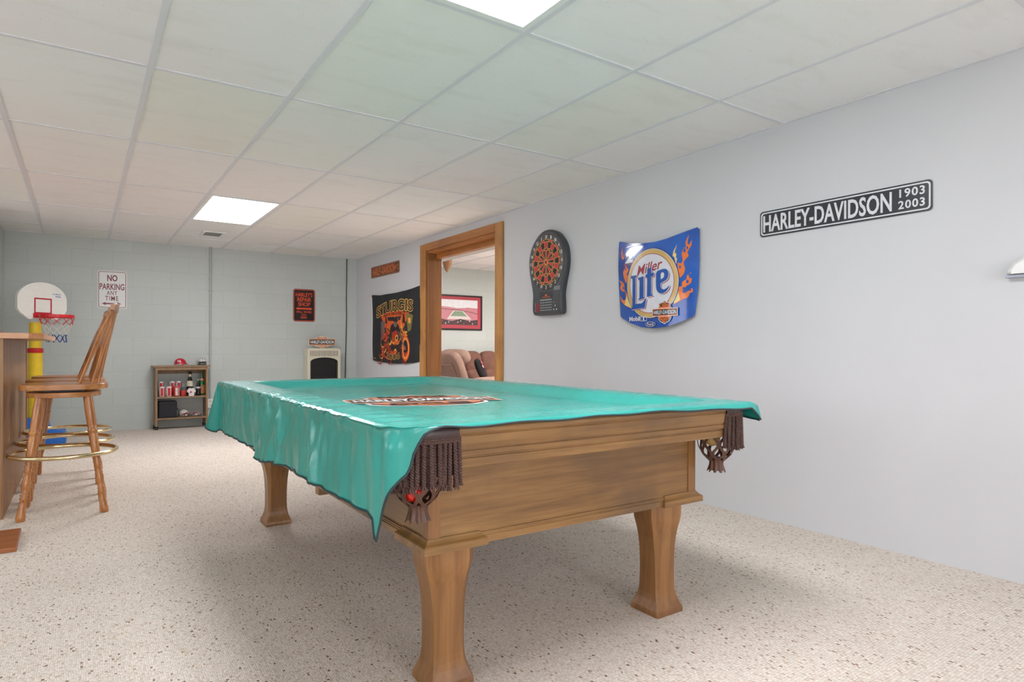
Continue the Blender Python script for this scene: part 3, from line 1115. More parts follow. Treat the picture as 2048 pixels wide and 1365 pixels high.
# ------------------------------------------------------------------ right wall pieces
# long embossed street sign
def street_sign(y0, z0, W, H, label, plate_m, ink_m, build_txt, back=.004, name='street_sign', tilt=0.0):
    ct, st = cos(tilt), sin(tilt)
    t = thing(name, label, 'sign', (WX, y0, z0))
    fr = lambda u, v, o: Vector((-o, -(u * ct - v * st), u * st + v * ct))
    mb = MB()
    mb.prism(rrect(0, 0, W, H, H * .13), back, back + .0015, fr)
    mb.build('plate', plate_m, t)
    mb = MB()
    O = rrect(H * .055, H * .055, W - H * .055, H - H * .055, H * .11)
    I = rrect(H * .10, H * .10, W - H * .10, H - H * .10, H * .09)
    ring_flat(mb, O, I, back + .004, fr, 0)
    for a, b in ((O, back + .0015), (I, back + .0015)):
        n = len(a)
        A = [tuple(fr(p[0], p[1], b)) for p in a]; B = [tuple(fr(p[0], p[1], back + .004)) for p in a]
        mb.add(A + B, [(i, (i + 1) % n, (i + 1) % n + n, i + n) for i in range(n)], 0)
    mb.build('raised_border', ink_m, t)
    mb = MB(); build_txt(mb, fr, back + .0014)
    mb.build('raised_lettering', ink_m, t)
    return t
def big_txt(mb, fr, o):
    mb.text('HARLEY-DAVIDSON', .022, .025, .722, .122, o, fr, 0, bold=.018, h=.003, spacing=1.02)
    mb.text('1903', .757, .083, .868, .124, o, fr, 0, bold=.015, h=.003, spacing=1.15)
    mb.text('2003', .752, .028, .868, .068, o, fr, 0, bold=.015, h=.003, spacing=1.15)
street_sign(2.205, 1.636, .90, .147, 'long black embossed metal street sign with white 1903 2003 lettering', mat_plain('black_enamel', (46, 48, 52), 0.25, coat=.4), mat_plain('white_enamel', (222, 224, 228), 0.3), big_txt)
def small_txt(mb, fr, o):
    mb.text('HARLEY-DAVIDSON', .05, .022, .80, .128, o, fr, 0, bold=.025, h=.003)
    mb.flat([(.815, .075), (.835, .11), (.85, .075), (.835, .04)], o + .003, fr, 0)
    mb.flat([(.86, .09), (.875, .125), (.895, .09), (.875, .07)], o + .003, fr, 0)
    mb.flat([(.86, .06), (.895, .06), (.878, .025)], o + .003, fr, 0)
street_sign(8.18, 1.932, .92, .150, 'small looking black and orange street sign above the black flag', mat_plain('black_enamel_2', (58, 38, 30), 0.3), mat_plain('orange_enamel', (206, 112, 56), 0.35), small_txt)

# racing hood panel
hood = thing('hood_panel', 'blue curved metal beer panel with oval white emblem and orange flames', 'wall decoration', (WX, 3.39, 1.13))
OUT = [(0.044, 0.641), (0.164, 0.609), (0.287, 0.590), (0.419, 0.583), (0.516, 0.592), (0.623, 0.612), (0.742, 0.636), (0.757, 0.622), (0.757, 0.41), (0.751, 0.25), (0.728, 0.084), (0.716, 0.066), (0.625, 0.031), (0.518, 0.004), (0.406, -0.004), (0.289, 0.007), (0.166, 0.041), (0.072, 0.079), (0.055, 0.095), (0.032, 0.306), (0.023, 0.461), (0.027, 0.58), (.032, .632)]
def hf(u, v, o):
    q = (u - .39) / .39
    d = .012 + .044 * max(0, 1 - q * q) + .006 * max(0, 1 - abs(q + 0.0) * 6) * 0
    return Vector((-(d + o), -u, v))
mb = MB()
Oc = []
for i in range(len(OUT)):
    a, b = OUT[i], OUT[(i + 1) % len(OUT)]
    for k in range(4):
        Oc.append((a[0] + (b[0] - a[0]) * k / 4, a[1] + (b[1] - a[1]) * k / 4))
mb.flat(Oc, 0, hf, 0, sub=.04, smooth=True)
mb.flat(Oc, -.002, hf, 1, sub=.06, smooth=True)
n = len(Oc)
A = [tuple(hf(p[0], p[1], 0)) for p in Oc]; B = [tuple(hf(p[0], p[1], -.002)) for p in Oc]
mb.add(A + B, [(i, (i + 1) % n, (i + 1) % n + n, i + n) for i in range(n)], 0)
def mk_blue():
    t = NT('blue_metallic_print')
    n = t.noise(t.coord((1, 1, 1)), 3.2, 2)
    t.base(t.ramp(n, [(0.35, (6, 70, 160)), (0.65, (20, 100, 200))]))
    t.b.inputs['Roughness'].default_value = 0.12
    t.b.inputs['Coat Weight'].default_value = 0.8
    t.b.inputs['Coat Roughness'].default_value = 0.04
    return t.m
mb.build('panel', [mk_blue(), M['steel']], hood)
G = dict(coat=.6)
HM = [mat_plain('print_navy', (16, 52, 110), .2, **G), mat_plain('print_white', (222, 222, 230), .2, **G), mat_plain('print_gold', (214, 178, 108), .2, var=.15, nscale=6, **G), mat_plain('print_red', (156, 34, 50), .2, **G),
      mat_plain('print_blue', (18, 84, 172), .2, **G), mat_plain('print_orange', (240, 120, 40), .2, **G), mat_plain('print_yellow', (242, 214, 130), .2, **G), mat_plain('print_black', (40, 22, 16), .2, **G)]
mb = MB()
S_ = .03
def e(cx, cy, rx, ry, o, mi): mb.flat(ell(cx, cy, rx, ry, 56), o, hf, mi, sub=S_)
d = .0006
def flame(pts, o, mi=5): mb.flat(pts, o, hf, mi, sub=S_)
R1 = [(0.686, 0.592), (0.662, 0.552), (0.665, 0.519), (0.648, 0.51), (0.634, 0.479), (0.641, 0.434), (0.627, 0.414), (0.603, 0.422), (0.607, 0.372), (0.614, 0.321), (0.645, 0.34), (0.659, 0.377), (0.648, 0.422), (0.683, 0.457), (0.676, 0.485), (0.703, 0.525), (0.703, 0.557), (0.689, 0.532), (0.675, 0.545)]
R2 = [(0.703, 0.351), (0.673, 0.332), (0.669, 0.311), (0.638, 0.291), (0.635, 0.264), (0.61, 0.261), (0.597, 0.206), (0.575, 0.152), (0.625, 0.171), (0.646, 0.181), (0.68, 0.19), (0.694, 0.216), (0.714, 0.223), (0.711, 0.247), (0.683, 0.233), (0.659, 0.218), (0.639, 0.231), (0.666, 0.262), (0.7, 0.281), (0.707, 0.313), (0.687, 0.315)]
L1 = [(0.079, 0.596), (0.062, 0.549), (0.071, 0.511), (0.092, 0.503), (0.101, 0.532), (0.079, 0.559)]
L2 = [(0.097, 0.469), (0.114, 0.445), (0.088, 0.411), (0.101, 0.361), (0.127, 0.329), (0.144, 0.37), (0.131, 0.395), (0.152, 0.417), (0.131, 0.444)]
L3 = [(0.037, 0.355), (0.063, 0.328), (0.05, 0.298), (0.08, 0.272), (0.115, 0.263), (0.123, 0.22), (0.115, 0.208), (0.081, 0.21), (0.054, 0.24), (0.063, 0.205), (0.107, 0.172), (0.157, 0.151), (0.191, 0.144), (0.149, 0.206), (0.136, 0.249), (0.102, 0.282), (0.102, 0.319), (0.071, 0.343)]
for P in (R1, R2, L1, L2, L3):
    flame(spline(P, 3), d, 5)
for (hx, hy, rx, ry) in ((.688, .562, .008, .018), (.655, .497, .009, .014), (.674, .512, .006, .010), (.622, .392, .006, .012), (.668, .432, .006, .012), (.690, .336, .007, .009), (.676, .292, .009, .011), (.650, .250, .010, .008), (.694, .235, .008, .005), (.082, .535, .008, .014), (.118, .430, .007, .010), (.088, .296, .008, .010), (.078, .228, .007, .006), (.105, .245, .007, .006)):
    e(hx, hy, rx, ry, d * 1.8, 4)
flame([(.575, .152), (.625, .175), (.60, .26), (.62, .30), (.60, .29)], d * 2, 6)
flame([(.585, .50), (.60, .54), (.575, .47), (.60, .45), (.592, .41)], d * 2, 6)
flame([(.107, .172), (.191, .144), (.149, .206), (.13, .24)], d * 2, 6)
flame([(.60, .545), (.57, .50), (.565, .47), (.59, .455), (.595, .48), (.578, .49)], d * 2, 6)
e(.376, .304, .243, .243, d * 3, 0)
e(.376, .304, .237, .237, d * 4, 1)
e(.376, .304, .233, .233, d * 5, 2)
e(.376, .304, .205, .205, d * 6, 3)
e(.376, .304, .201, .201, d * 7, 1)
# script word and big slanted letters
sl = lambda x, y: (x, y + (x - .25) * .14)
mb.text('Miller', .25, .385, .475, .455, d * 9, hf, 3, bold=.012, sub=S_, warp=lambda x, y: (x + (y - .385) * .25, y + (x - .25) * .14 - .02))
w2 = lambda x, y: (x, y)
for dx, dy, o, mi in ((.010, -.007, d * 9, 3), (.005, -.003, d * 10, 1), (0, 0, d * 11, 4)):
    # L with a long foot
    mb.flat([(.186 + dx, .372 + dy), (.250 + dx, .372 + dy), (.250 + dx, .360 + dy), (.236 + dx, .358 + dy), (.236 + dx, .170 + dy), (.300 + dx, .172 + dy), (.345 + dx, .205 + dy), (.330 + dx, .138 + dy), (.190 + dx, .132 + dy), (.203 + dx, .160 + dy), (.203 + dx, .350 + dy), (.186 + dx, .356 + dy)], o, hf, mi, sub=S_)
    mb.flat([(.265 + dx, .352 + dy), (.318 + dx, .358 + dy), (.318 + dx, .215 + dy), (.330 + dx, .205 + dy), (.262 + dx, .196 + dy), (.277 + dx, .212 + dy), (.277 + dx, .335 + dy), (.262 + dx, .338 + dy)], o, hf, mi, sub=S_)
    mb.flat([(.352 + dx, .405 + dy), (.390 + dx, .412 + dy), (.390 + dx, .372 + dy), (.415 + dx, .375 + dy), (.412 + dx, .350 + dy), (.390 + dx, .348 + dy), (.390 + dx, .232 + dy), (.408 + dx, .218 + dy), (.350 + dx, .212 + dy), (.352 + dx, .345 + dy), (.335 + dx, .345 + dy), (.338 + dx, .368 + dy), (.352 + dx, .370 + dy)], o, hf, mi, sub=S_)
    mb.flat([(.432 + dx, .365 + dy), (.440 + dx, .378 + dy), (.455 + dx, .385 + dy), (.490 + dx, .391 + dy), (.515 + dx, .390 + dy), (.532 + dx, .378 + dy), (.538 + dx, .355 + dy), (.533 + dx, .330 + dy), (.520 + dx, .314 + dy), (.472 + dx, .296 + dy), (.473 + dx, .272 + dy), (.482 + dx, .258 + dy), (.500 + dx, .253 + dy), (.522 + dx, .260 + dy), (.546 + dx, .280 + dy), (.538 + dx, .258 + dy), (.518 + dx, .238 + dy), (.495 + dx, .228 + dy), (.470 + dx, .228 + dy), (.450 + dx, .238 + dy), (.437 + dx, .255 + dy), (.432 + dx, .28 + dy)], o, hf, mi, sub=S_)
mb.flat([(.474, .362), (.488, .370), (.500, .364), (.503, .350), (.498, .334), (.474, .322)], d * 12, hf, 1, sub=S_)
# number 2 racing plate and signature
mb.text('2', .112, .468, .200, .548, d * 3, hf, 1, bold=.06, sub=S_, warp=lambda x, y: (x + (y - .468) * .2, y))
mb.text('R. Wallace', .09, .425, .21, .452, d * 3, hf, 3, bold=.0, sub=S_, warp=lambda x, y: (x, y + (x - .09) * .3))
mb.text('Mobil', .170, .050, .285, .083, d * 13, hf, 1, bold=.035, sub=S_)
for (a, b, c_, dd) in ((.290, .047, .318, .080), (.322, .047, .350, .080)):
    ring_flat(mb, [(a, b), (c_, b), (c_, dd), (a, dd)], [(a + .004, b + .004), (c_ - .004, b + .004), (c_ - .004, dd - .004), (a + .004, dd - .004)], d * 13, hf, 1)
mb.text('1', .313, .052, .325, .076, d * 14, hf, 1, bold=.03)
e(.383, .024, .046, .017, d * 13, 1); e(.383, .024, .043, .0145, d * 14, 0)
mb.text('Ford', .355, .014, .411, .035, d * 15, hf, 1, bold=.015, sub=S_)
hs = lambda u, v, o: hf(.509 + u, .101 + v, o)
bar_shield(mb, hs, .210, .160, d * 16, (1, 5, 7, 1), sub=S_, d=.0004)
mb.build('graphics', HM, hood)

# electronic dart board
db = thing('dartboard', 'black electronic dartboard with red and black segments beside the doorway', 'dartboard', (WX, 4.52, 1.26))
OUTD = [(.337, .722), (.27, .712), (.20, .676), (.135, .61), (.098, .53), (.088, .45), (.100, .36), (.128, .26), (.146, .18), (.143, .11), (.145, .035), (.165, .012), (.22, .004), (.36, .002), (.50, .004), (.530, .014), (.538, .04), (.534, .11), (.532, .18), (.550, .26), (.580, .36), (.592, .45), (.580, .54), (.545, .61), (.48, .676), (.41, .712)]
OS = spline(OUTD, 4)
df = lambda u, v, o: Vector((-o, -u, v))
mb = MB()
cxd, cyd = .337, .40
def scl(P, k): return [(cxd + (p[0] - cxd) * k, cyd + (p[1] - cyd) * k) for p in P]
rings = [[tuple(df(p[0], p[1], 0)) for p in scl(OS, .985)], [tuple(df(p[0], p[1], .03)) for p in scl(OS, 1.0)], [tuple(df(p[0], p[1], .05)) for p in scl(OS, .995)], [tuple(df(p[0], p[1], .058)) for p in scl(OS, .965)], [tuple(df(p[0], p[1], .060)) for p in scl(OS, .94)]]
mb.rings(rings, 0, True, True)
mb.build('housing', M['plastic_grey'], db)
DCX, DCY = .343, .448
mb = MB()
def ringp(r): return ell(DCX, DCY, r, r, 80)
mb.flat(ell(DCX, DCY, .228, .235, 80), .0625, df, 0)
mb.rings([[tuple(df(p[0], p[1], .058)) for p in ell(DCX, DCY, .231, .238, 80)], [tuple(df(p[0], p[1], .0625)) for p in ell(DCX, DCY, .228, .235, 80)]], 0, False, False)
NUM = [20, 1, 18, 4, 13, 6, 10, 15, 2, 17, 3, 19, 7, 16, 8, 11, 14, 9, 12, 5]
RB = [.022, .100, .117, .172, .190]
for k in range(20):
    a0, a1 = pi / 2 - (k - .5) * 2 * pi / 20, pi / 2 - (k + .5) * 2 * pi / 20
    for b in range(4):
        r0, r1 = RB[b], RB[b + 1]
        single = b in (0, 2)
        red = (k % 2 == 0) if single else (k % 2 == 1)
        P = [(DCX + r * cos(a), DCY + r * sin(a)) for r, aa in ((r0, (a0, a1)), (r1, (a1, a0))) for a in [aa[0] + (aa[1] - aa[0]) * t / 3 for t in range(4)]]
        mb.flat(P, .0635, df, 1 if red else 2)
    aL = a0
    ux, uy = cos(aL), sin(aL)
    w = .0011
    mb.flat([(DCX + .02 * ux - w * uy, DCY + .02 * uy + w * ux), (DCX + .193 * ux - w * uy, DCY + .193 * uy + w * ux), (DCX + .193 * ux + w * uy, DCY + .193 * uy - w * ux), (DCX + .02 * ux + w * uy, DCY + .02 * uy - w * ux)], .0645, df, 3)
    a = pi / 2 - k * 2 * pi / 20
    nx, ny = DCX + .209 * cos(a), DCY + .212 * sin(a)
    s = str(NUM[k]); ww = .009 if len(s) == 1 else .017
    mb.text(s, nx - ww / 1.3, ny - .014, nx + ww / 1.3, ny + .014, .0635, df, 4, bold=.02)
for r in RB[1:]:
    ring_flat(mb, ringp(r + .0015), ringp(r - .0015), .0647, df, 3)
mb.flat(ell(DCX, DCY, .022, .022, 24), .0640, df, 3)
mb.flat(ell(DCX, DCY, .018, .018, 24), .0650, df, 1)
mb.flat(ell(DCX, DCY, .008, .008, 16), .0655, df, 2)
mb.build('target_face', [M['black_print'], mat_plain('dart_red', (196, 36, 40), .5), mat_plain('dart_black', (22, 28, 24), .6), mat_plain('dart_yellow', (236, 190, 64), .4), M['white_print']], db)
mb = MB()
mb.flat(rrect(.25, .147, .432, .203, .006), .0612, df, 0)
mb.flat([(.32, .166), (.34, .184), (.36, .166)], .0618, df, 1)
mb.text('Arachnid', .285, .152, .395, .162, .0624, df, 1, bold=.03)
mb.build('badge', [mat_plain('dark_badge', (44, 46, 50), .3), M['orange']], db)
mb = MB(); mb.flat(rrect(.446, .207, .527, .240, .003), .0612, df, 0)
mb.build('sticker', mat_plain('sticker_grey', (120, 122, 124), .5), db)
mb = MB()
mb.flat(rrect(.182, .022, .500, .144, .006), .0606, df, 0)
mb.flat(rrect(.206, .036, .244, .108, .004), .0612, df, 1)
for r in range(4):
    for c_ in range(8):
        x, y = .262 + c_ * .020, .108 - r * .021
        mb.flat([(x, y), (x + .009, y), (x + .009, y + .005), (x, y + .005)], .0612, df, 3)
for c_ in range(8):
    mb.flat([(.262 + c_ * .02, .128), (.270 + c_ * .02, .128), (.270 + c_ * .02, .138), (.262 + c_ * .02, .138)], .0612, df, 3)
for (x, y, m_) in ((.445, .108, 4), (.480, .108, 1), (.462, .08, 3), (.445, .048, 3), (.482, .048, 3)):
    mb.flat(ell(x, y, .006, .006, 12), .0612, df, m_)
for r in range(4): mb.flat(ell(.192, .045 + r * .02, .003, .004, 8), .0612, df, 3)
mb.build('control_panel', [M['plastic_grey'], mat_plain('panel_red', (150, 26, 44), .3), M['orange'], M['white_print'], mat_plain('panel_green', (60, 170, 120), .4)], db)

# white fitting cut by the right edge
t = thing('wall_fitting', 'white half round plastic fitting on right wall, cut by photo edge', 'wall fitting', (WX, .90, 1.30))
mb = MB()
P = [(-.115, 0), (-.112, .02), (-.095, .048), (-.06, .068), (0, .076), (.06, .068), (.095, .048), (.112, .02), (.115, 0)]
rings = []
for k, o in ((1, 0), (1, .02), (.93, .04), (.8, .05)):
    rings.append([tuple(df(p[0] * k, p[1] * k + .006, o)) for p in P])
mb.rings(rings, 0, True, True)
mb.build('cover', M['white'], t)
mb = MB(); mb.box((-.018, 0, -.003), (.036, .236, .012)); mb.build('slot_rail', mat_plain('slot_grey', (170, 174, 190), .4), t, bevel=.003)

# flag
flag = thing('flag', 'black rally flag with orange flame print hung beside doorway', 'flag', (WX, 8.18, .78))
FL = [(.067, .923), (.36, .899), (.686, .898), (.93, .899), (1.136, .906), (1.533, .935), (1.545, .7), (1.548, .479), (1.551, .049), (1.37, .028), (1.192, .018), (.93, .008), (.693, .008), (.40, .020), (.105, .037), (.09, .25), (.086, .462), (.072, .70)]
def ff(u, v, o):
    d = .012 + .010 * sin(u * 6.5 + v * 1.2) ** 2 + .006 * sin(v * 7 + u * 3)
    return Vector((-(d + .004 + o), -u, v))
mb = MB()
FO = []
for i in range(len(FL)):
    a, b = FL[i], FL[(i + 1) % len(FL)]
    for k in range(4): FO.append((a[0] + (b[0] - a[0]) * k / 4, a[1] + (b[1] - a[1]) * k / 4))
mb.flat(FO, 0, ff, 0, sub=.07, smooth=True)
mb.flat(FO, -.0012, ff, 0, sub=.07, smooth=True)
mb.build('cloth', mat_plain('black_polyester', (30, 32, 36), .7, var=.15), flag)
mb = MB()
mb.flat([(.055, .925), (.085, .921), (.10, .46), (.118, .037), (.092, .038), (.075, .46)], .001, ff, 0, sub=.07)
mb.build('header_band', M['white'], flag)
for v in (.90, .06):
    mb = MB(); mb.lathe([(.012, -.002), (.012, .003)], tuple(ff(.085, v, .003)), 12, 0, rot=Matrix.Rotation(pi / 2, 3, 'Y'))
    mb.build('grommet', M['brass'], flag)
FMs = [mat_plain('flame_orange', (224, 92, 30), .7), mat_plain('flame_red', (172, 46, 24), .7), mat_plain('flame_yellow', (240, 170, 70), .7), mat_plain('print_dark', (34, 26, 26), .7), mat_plain('print_olive', (120, 110, 60), .7), mat_plain('letter_brown', (70, 36, 24), .7), mat_plain('gold_outline', (214, 178, 92), .7), mat_plain('print_grey', (110, 96, 90), .7)]
mb = MB()
SB = .06
mb.flat([(.34, .64), (.62, .665), (1.0, .665), (1.26, .63), (1.12, .46), (.80, .42), (.50, .47)], .001, ff, 0, sub=SB)
mb.flat([(.60, .60), (1.05, .60), (1.02, .555), (.80, .545), (.62, .553)], .0016, ff, 3, sub=SB)
mb.flat([(1.18, .63), (1.36, .60), (1.30, .42), (1.22, .40)], .0016, ff, 4, sub=SB)
mb.flat([(1.23, .57), (1.30, .565), (1.29, .50), (1.24, .505)], .0022, ff, 2, sub=SB)
mb.flat([(.36, .55), (.50, .56), (.48, .34), (.38, .30)], .0016, ff, 7, sub=SB)
mb.flat([(.53, .62), (.56, .62), (.60, .52), (.52, .52)], .0020, ff, 3, sub=SB)
mb.flat([(1.10, .62), (1.13, .62), (1.16, .50), (1.07, .52)], .0020, ff, 3, sub=SB)
random.seed(11)
def tongue(x, y, L, w, ang, mi, o):
    P = []
    n = 7
    for i in range(n + 1):
        q = i / n
        a = ang + .5 * sin(q * 4)
        P.append((x + L * q * cos(a), y + L * q * sin(a), w * (1 - q) ** .8))
    left = [(p[0] - p[2] * sin(ang), p[1] + p[2] * cos(ang)) for p in P]
    right = [(p[0] + p[2] * sin(ang), p[1] - p[2] * cos(ang)) for p in P][:-1]
    mb.flat(left + right[::-1], o, ff, mi, sub=SB)
for k in range(70):
    x, y = random.uniform(.42, 1.24), random.uniform(.09, .44)
    tongue(x, y, random.uniform(.10, .28), random.uniform(.008, .024), radians(random.uniform(140, 225)), random.choice([0, 0, 1, 1, 2]), .0016 + .00004 * k)
for k in range(16):
    x, y = random.uniform(.55, 1.2), random.uniform(.30, .50)
    tongue(x, y, random.uniform(.10, .22), random.uniform(.01, .022), radians(random.uniform(70, 140)), random.choice([0, 1, 2]), .0016 + .00004 * k)
# dark rider and machine, burning front wheel
mb.flat([(.72, .50), (.84, .53), (.94, .49), (.99, .40), (.97, .30), (1.02, .22), (.93, .12), (.85, .20), (.76, .16), (.66, .22), (.64, .36), (.68, .44)], .0036, ff, 3, sub=SB)
mb.flat(ell(.84, .515, .055, .05, 18), .0040, ff, 7, sub=SB)
mb.flat([(.78, .545), (.80, .565), (.90, .565), (.93, .54), (.85, .53)], .0043, ff, 3, sub=SB)
mb.flat([(.74, .40), (.86, .43), (.93, .36), (.88, .28), (.76, .30)], .0040, ff, 1, sub=SB)
mb.flat(ell(.87, .33, .045, .04, 14), .0044, ff, 2, sub=SB); mb.flat(ell(.87, .33, .025, .022, 12), .0047, ff, 3, sub=SB)
ring_flat(mb, ell(1.15, .20, .115, .155, 40), ell(1.15, .20, .065, .100, 40), .0040, ff, 0)
ring_flat(mb, ell(1.15, .20, .095, .13, 40), ell(1.15, .20, .078, .112, 40), .0045, ff, 2)
mb.flat([(.90, .42), (.96, .40), (1.16, .20), (1.13, .18)], .0049, ff, 7, sub=SB)
mb.flat(ell(.56, .16, .10, .09, 24), .0032, ff, 3, sub=SB)
ring_flat(mb, ell(.56, .16, .10, .09, 30), ell(.56, .16, .07, .06, 30), .0036, ff, 1)
# lettering
aw = lambda x, y: (x, y + .05 * (1 - ((x - .79) / .56) ** 2) + .035 * (x - .79))
mb.text('STURGIS', .225, .610, 1.36, .765, .0050, ff, 6, bold=.055, sub=SB, warp=aw)
mb.text('STURGIS', .235, .620, 1.35, .755, .0056, ff, 5, bold=.015, sub=SB, warp=aw)
mb.text('BLACK HILLS RALLY', .47, .600, 1.16, .640, .0050, ff, 5, bold=.02, sub=SB, warp=lambda x, y: (x, y + .02 * (1 - ((x - .8) / .4) ** 2)))
mb.text('2006', .58, .050, .98, .135, .0056, ff, 6, bold=.03, sub=SB, warp=lambda x, y: (x, y + .6 * (x - .78) ** 2))
mb.text('2006', .59, .057, .97, .128, .0062, ff, 3, bold=.0, sub=SB, warp=lambda x, y: (x, y + .6 * (x - .78) ** 2))
mb.text('STURGIS', .14, .058, .25, .075, .0020, ff, 6, sub=SB)
mb.build('flame_print', FMs, flag)

# ------------------------------------------------------------------ far wall pieces
def plate_sign(name, x0, z0, W, H, label, plate_m, border_m, r=.03, off=.003, rot=0.0, bw=(.010, .020)):
    t = thing(name, label, 'sign', (x0, WY, z0))
    fr = lambda u, v, o: Vector((u, -o, v))
    mb = MB(); mb.prism(rrect(0, 0, W, H, r), off, off + .0018, fr)
    mb.build('plate', plate_m, t)
    mb = MB()
    ring_flat(mb, rrect(bw[0], bw[0], W - bw[0], H - bw[0], r * .8), rrect(bw[1] - .004, bw[1] - .004, W - bw[1] + .004, H - bw[1] + .004, r * .65), off + .0024, fr, 0)
    return t, fr, mb
k = .297 / 270
def tpx(mb, s, xa, xb, ya, yb, fr, off, k, px0, py1, mi=0, **kw):
    mb.text(s, (xa - px0) * k, (py1 - yb) * k, (xb - px0) * k, (py1 - ya) * k, off, fr, mi, **kw)
t, fr, mb = plate_sign('parking_sign', .142, 1.440, .295, .443, 'white metal no parking sign with maroon letters above the bar stools', M['white_print'], M['maroon'])
kx = .295 / 270
kz = .443 / 350
def T1(s, xa, xb, ya, yb, **kw):
    mb.text(s, (xa - 890) * kx, (535 - yb) * kz, (xb - 890) * kx, (535 - ya) * kz, .0056, fr, 0, **kw)
T1('NO', 978, 1072, 222, 282, bold=.03); T1('PARKING', 910, 1136, 303, 362, bold=.02); T1('ANY', 975, 1070, 370, 410, bold=.01, spacing=1.2); T1('TIME', 960, 1080, 420, 462, bold=.01, spacing=1.2)
c_ = (535 - 490) * kz
mb.flat([((932 - 890) * kx, c_), ((970 - 890) * kx, c_ + .022), ((962 - 890) * kx, c_ + .008), ((1075 - 890) * kx, c_ + .008), ((1067 - 890) * kx, c_ + .022), ((1106 - 890) * kx, c_), ((1067 - 890) * kx, c_ - .022), ((1075 - 890) * kx, c_ - .008), ((962 - 890) * kx, c_ - .008), ((970 - 890) * kx, c_ - .022)], .0056, fr, 0)
mb.build('lettering', M['maroon'], t)
for v in (.405, .028):
    mb = MB(); mb.lathe([(.005, 0), (.005, .003), (.001, .004)], (.148, -.0048, v), 10, 0, rot=Matrix.Rotation(pi / 2, 3, 'X'))
    mb.build('screw', M['steel'], t)

t, fr, mb = plate_sign('shop_sign', 2.374, 1.345, .296, .446, 'black and orange metal shop sign with arrow above the wall heater', mat_plain('black_tin', (32, 24, 24), .3), M['orange'], bw=(.006, .018))
kx = .296 / 287; kz = .446 / 437
def T2(s, xa, xb, ya, yb, **kw):
    mb.text(s, (xa - 168) * kx, (546 - yb) * kz, (xb - 168) * kx, (546 - ya) * kz, .0056, fr, 0, **kw)
T2("HARLEY'S", 200, 420, 155, 212, bold=.02); T2('REPAIR', 220, 405, 222, 276, bold=.02); T2('SHOP', 232, 392, 287, 340, bold=.02)
T2('WILL WORK', 208, 412, 403, 432, bold=.02, spacing=1.2); T2('FOR', 278, 342, 445, 468, bold=.02, spacing=1.2); T2('BEER', 268, 352, 478, 504, bold=.02, spacing=1.2)
c_ = (546 - 372) * kz
A_ = [(200, 0), (243, 22), (236, 11), (386, 11), (379, 22), (422, 0), (379, -22), (386, -11), (236, -11), (243, -22)]
mb.flat([((a - 168) * kx, c_ + b * kz) for a, b in A_], .0056, fr, 0)
mb.build('lettering', mat_plain('orange_red_print', (226, 84, 48), .4), t)

# conduit, cord, outlet
mb = MB(); mb.tube([(0, 0, .25), (0, 0, CH)], .0125, 10)
for z in (.9, 1.7): mb.box((0, .004, z), (.05, .012, .02))
tag(mb.build('conduit', M['tube_grey'], loc=(1.340, WY - .016, 0)), 'thin grey painted conduit running up the block wall', 'conduit')
mb = MB(); mb.tube([(0, 0, CH), (.001, 0, 2.0), (-.004, .002, 1.7), (.0, .002, 1.4), (-.006, .001, 1.1), (-.014, .0, .8), (-.016, 0, .55), (-.02, 0, .3), (-.06, 0, .2)], .006, 8)
tag(mb.build('power_cord', M['black'], loc=(3.121, WY - .008, 0)), 'black cord hanging down the wall by the corner', 'cord')
t = thing('wall_outlet', 'cream double outlet on block wall between the shelf and the cover', 'outlet', (1.343, WY, .275))
mb = MB(); mb.prism(rrect(-.035, -.057, .035, .057, .005), .026, .031, lambda u, v, o: Vector((u, -o, v)))
mb.prism(rrect(-.025, -.045, .025, .045, .003), .0, .028, lambda u, v, o: Vector((u, -o, v)))
mb.build('plate', M['white'], t)
for z in (-.026, .026):
    mb = MB(); mb.box((-.006, -.0312, z), (.002, .001, .009)); mb.box((.006, -.0312, z), (.002, .001, .009)); mb.box((0, -.0311, z), (.028, .0006, .034), 1)
    mb.build('socket', [M['black'], M['cream']], t)

# gas heater
ht = thing('wall_heater', 'cream enamel gas wall heater with arched dark front', 'heater', (2.74, WY, 0))
HW = .226
mb = MB()
arch = [(-.182, .30)] + [(-.182 + .0 * q, .78) for q in (0,)] + [(-.182 * cos(pi * q / 12) if True else 0, .79 + .055 * sin(pi * q / 12)) for q in range(0, 13)] + [(.182, .78), (.182, .30)]
hfm = lambda u, v, o: Vector((u, -o, v))
# front built as a frame around the arch
outer = [(-HW, .22), (-HW, .955), (-HW + .02, .977), (HW - .02, .977), (HW, .955), (HW, .22)]
# left, right, bottom, top pieces
yf = .200
mb.bb(-HW, -.182, -yf, -.01, .22, .79); mb.bb(.182, HW, -yf, -.01, .22, .79); mb.bb(-.182, .182, -yf, -.01, .22, .30)
top = [(-HW, .79), (-HW, .955), (-HW + .02, .977), (HW - .02, .977), (HW, .955), (HW, .79)] + [(.182 * cos(pi * q / 16), .79 + .055 * sin(pi * q / 16)) for q in range(0, 17)]
mb.prism(top[::-1], .01, yf, hfm)
mb.build('casing', M['cream'], ht)
mb = MB()
for q in range(19):
    x = -.185 + q * .37 / 18
    mb.bb(x - .0035, x + .0035, -yf - .0012, -yf + .002, .868, .945)
mb.build('vent_slot', mat_plain('slot_shadow', (96, 90, 78), .6), ht)
mb = MB(); mb.bb(-.182, .182, -.175, -.02, .30, .84)
mb.build('firebox', mat_plain('firebox_black', (22, 22, 24), .35), ht)
mb = MB()
for q in range(10): mb.tube([(-.180, -.190, .34 + q * .045), (.180, -.190, .34 + q * .045)], .0022, 6)
for x in (-.12, 0, .12): mb.tube([(x, -.192, .31), (x, -.192, .80)], .0022, 6)
mb.bb(-.19, .19, -yf - .004, -yf + .01, .815, .822) if False else None
mb.build('guard', M['dark_metal'], ht)
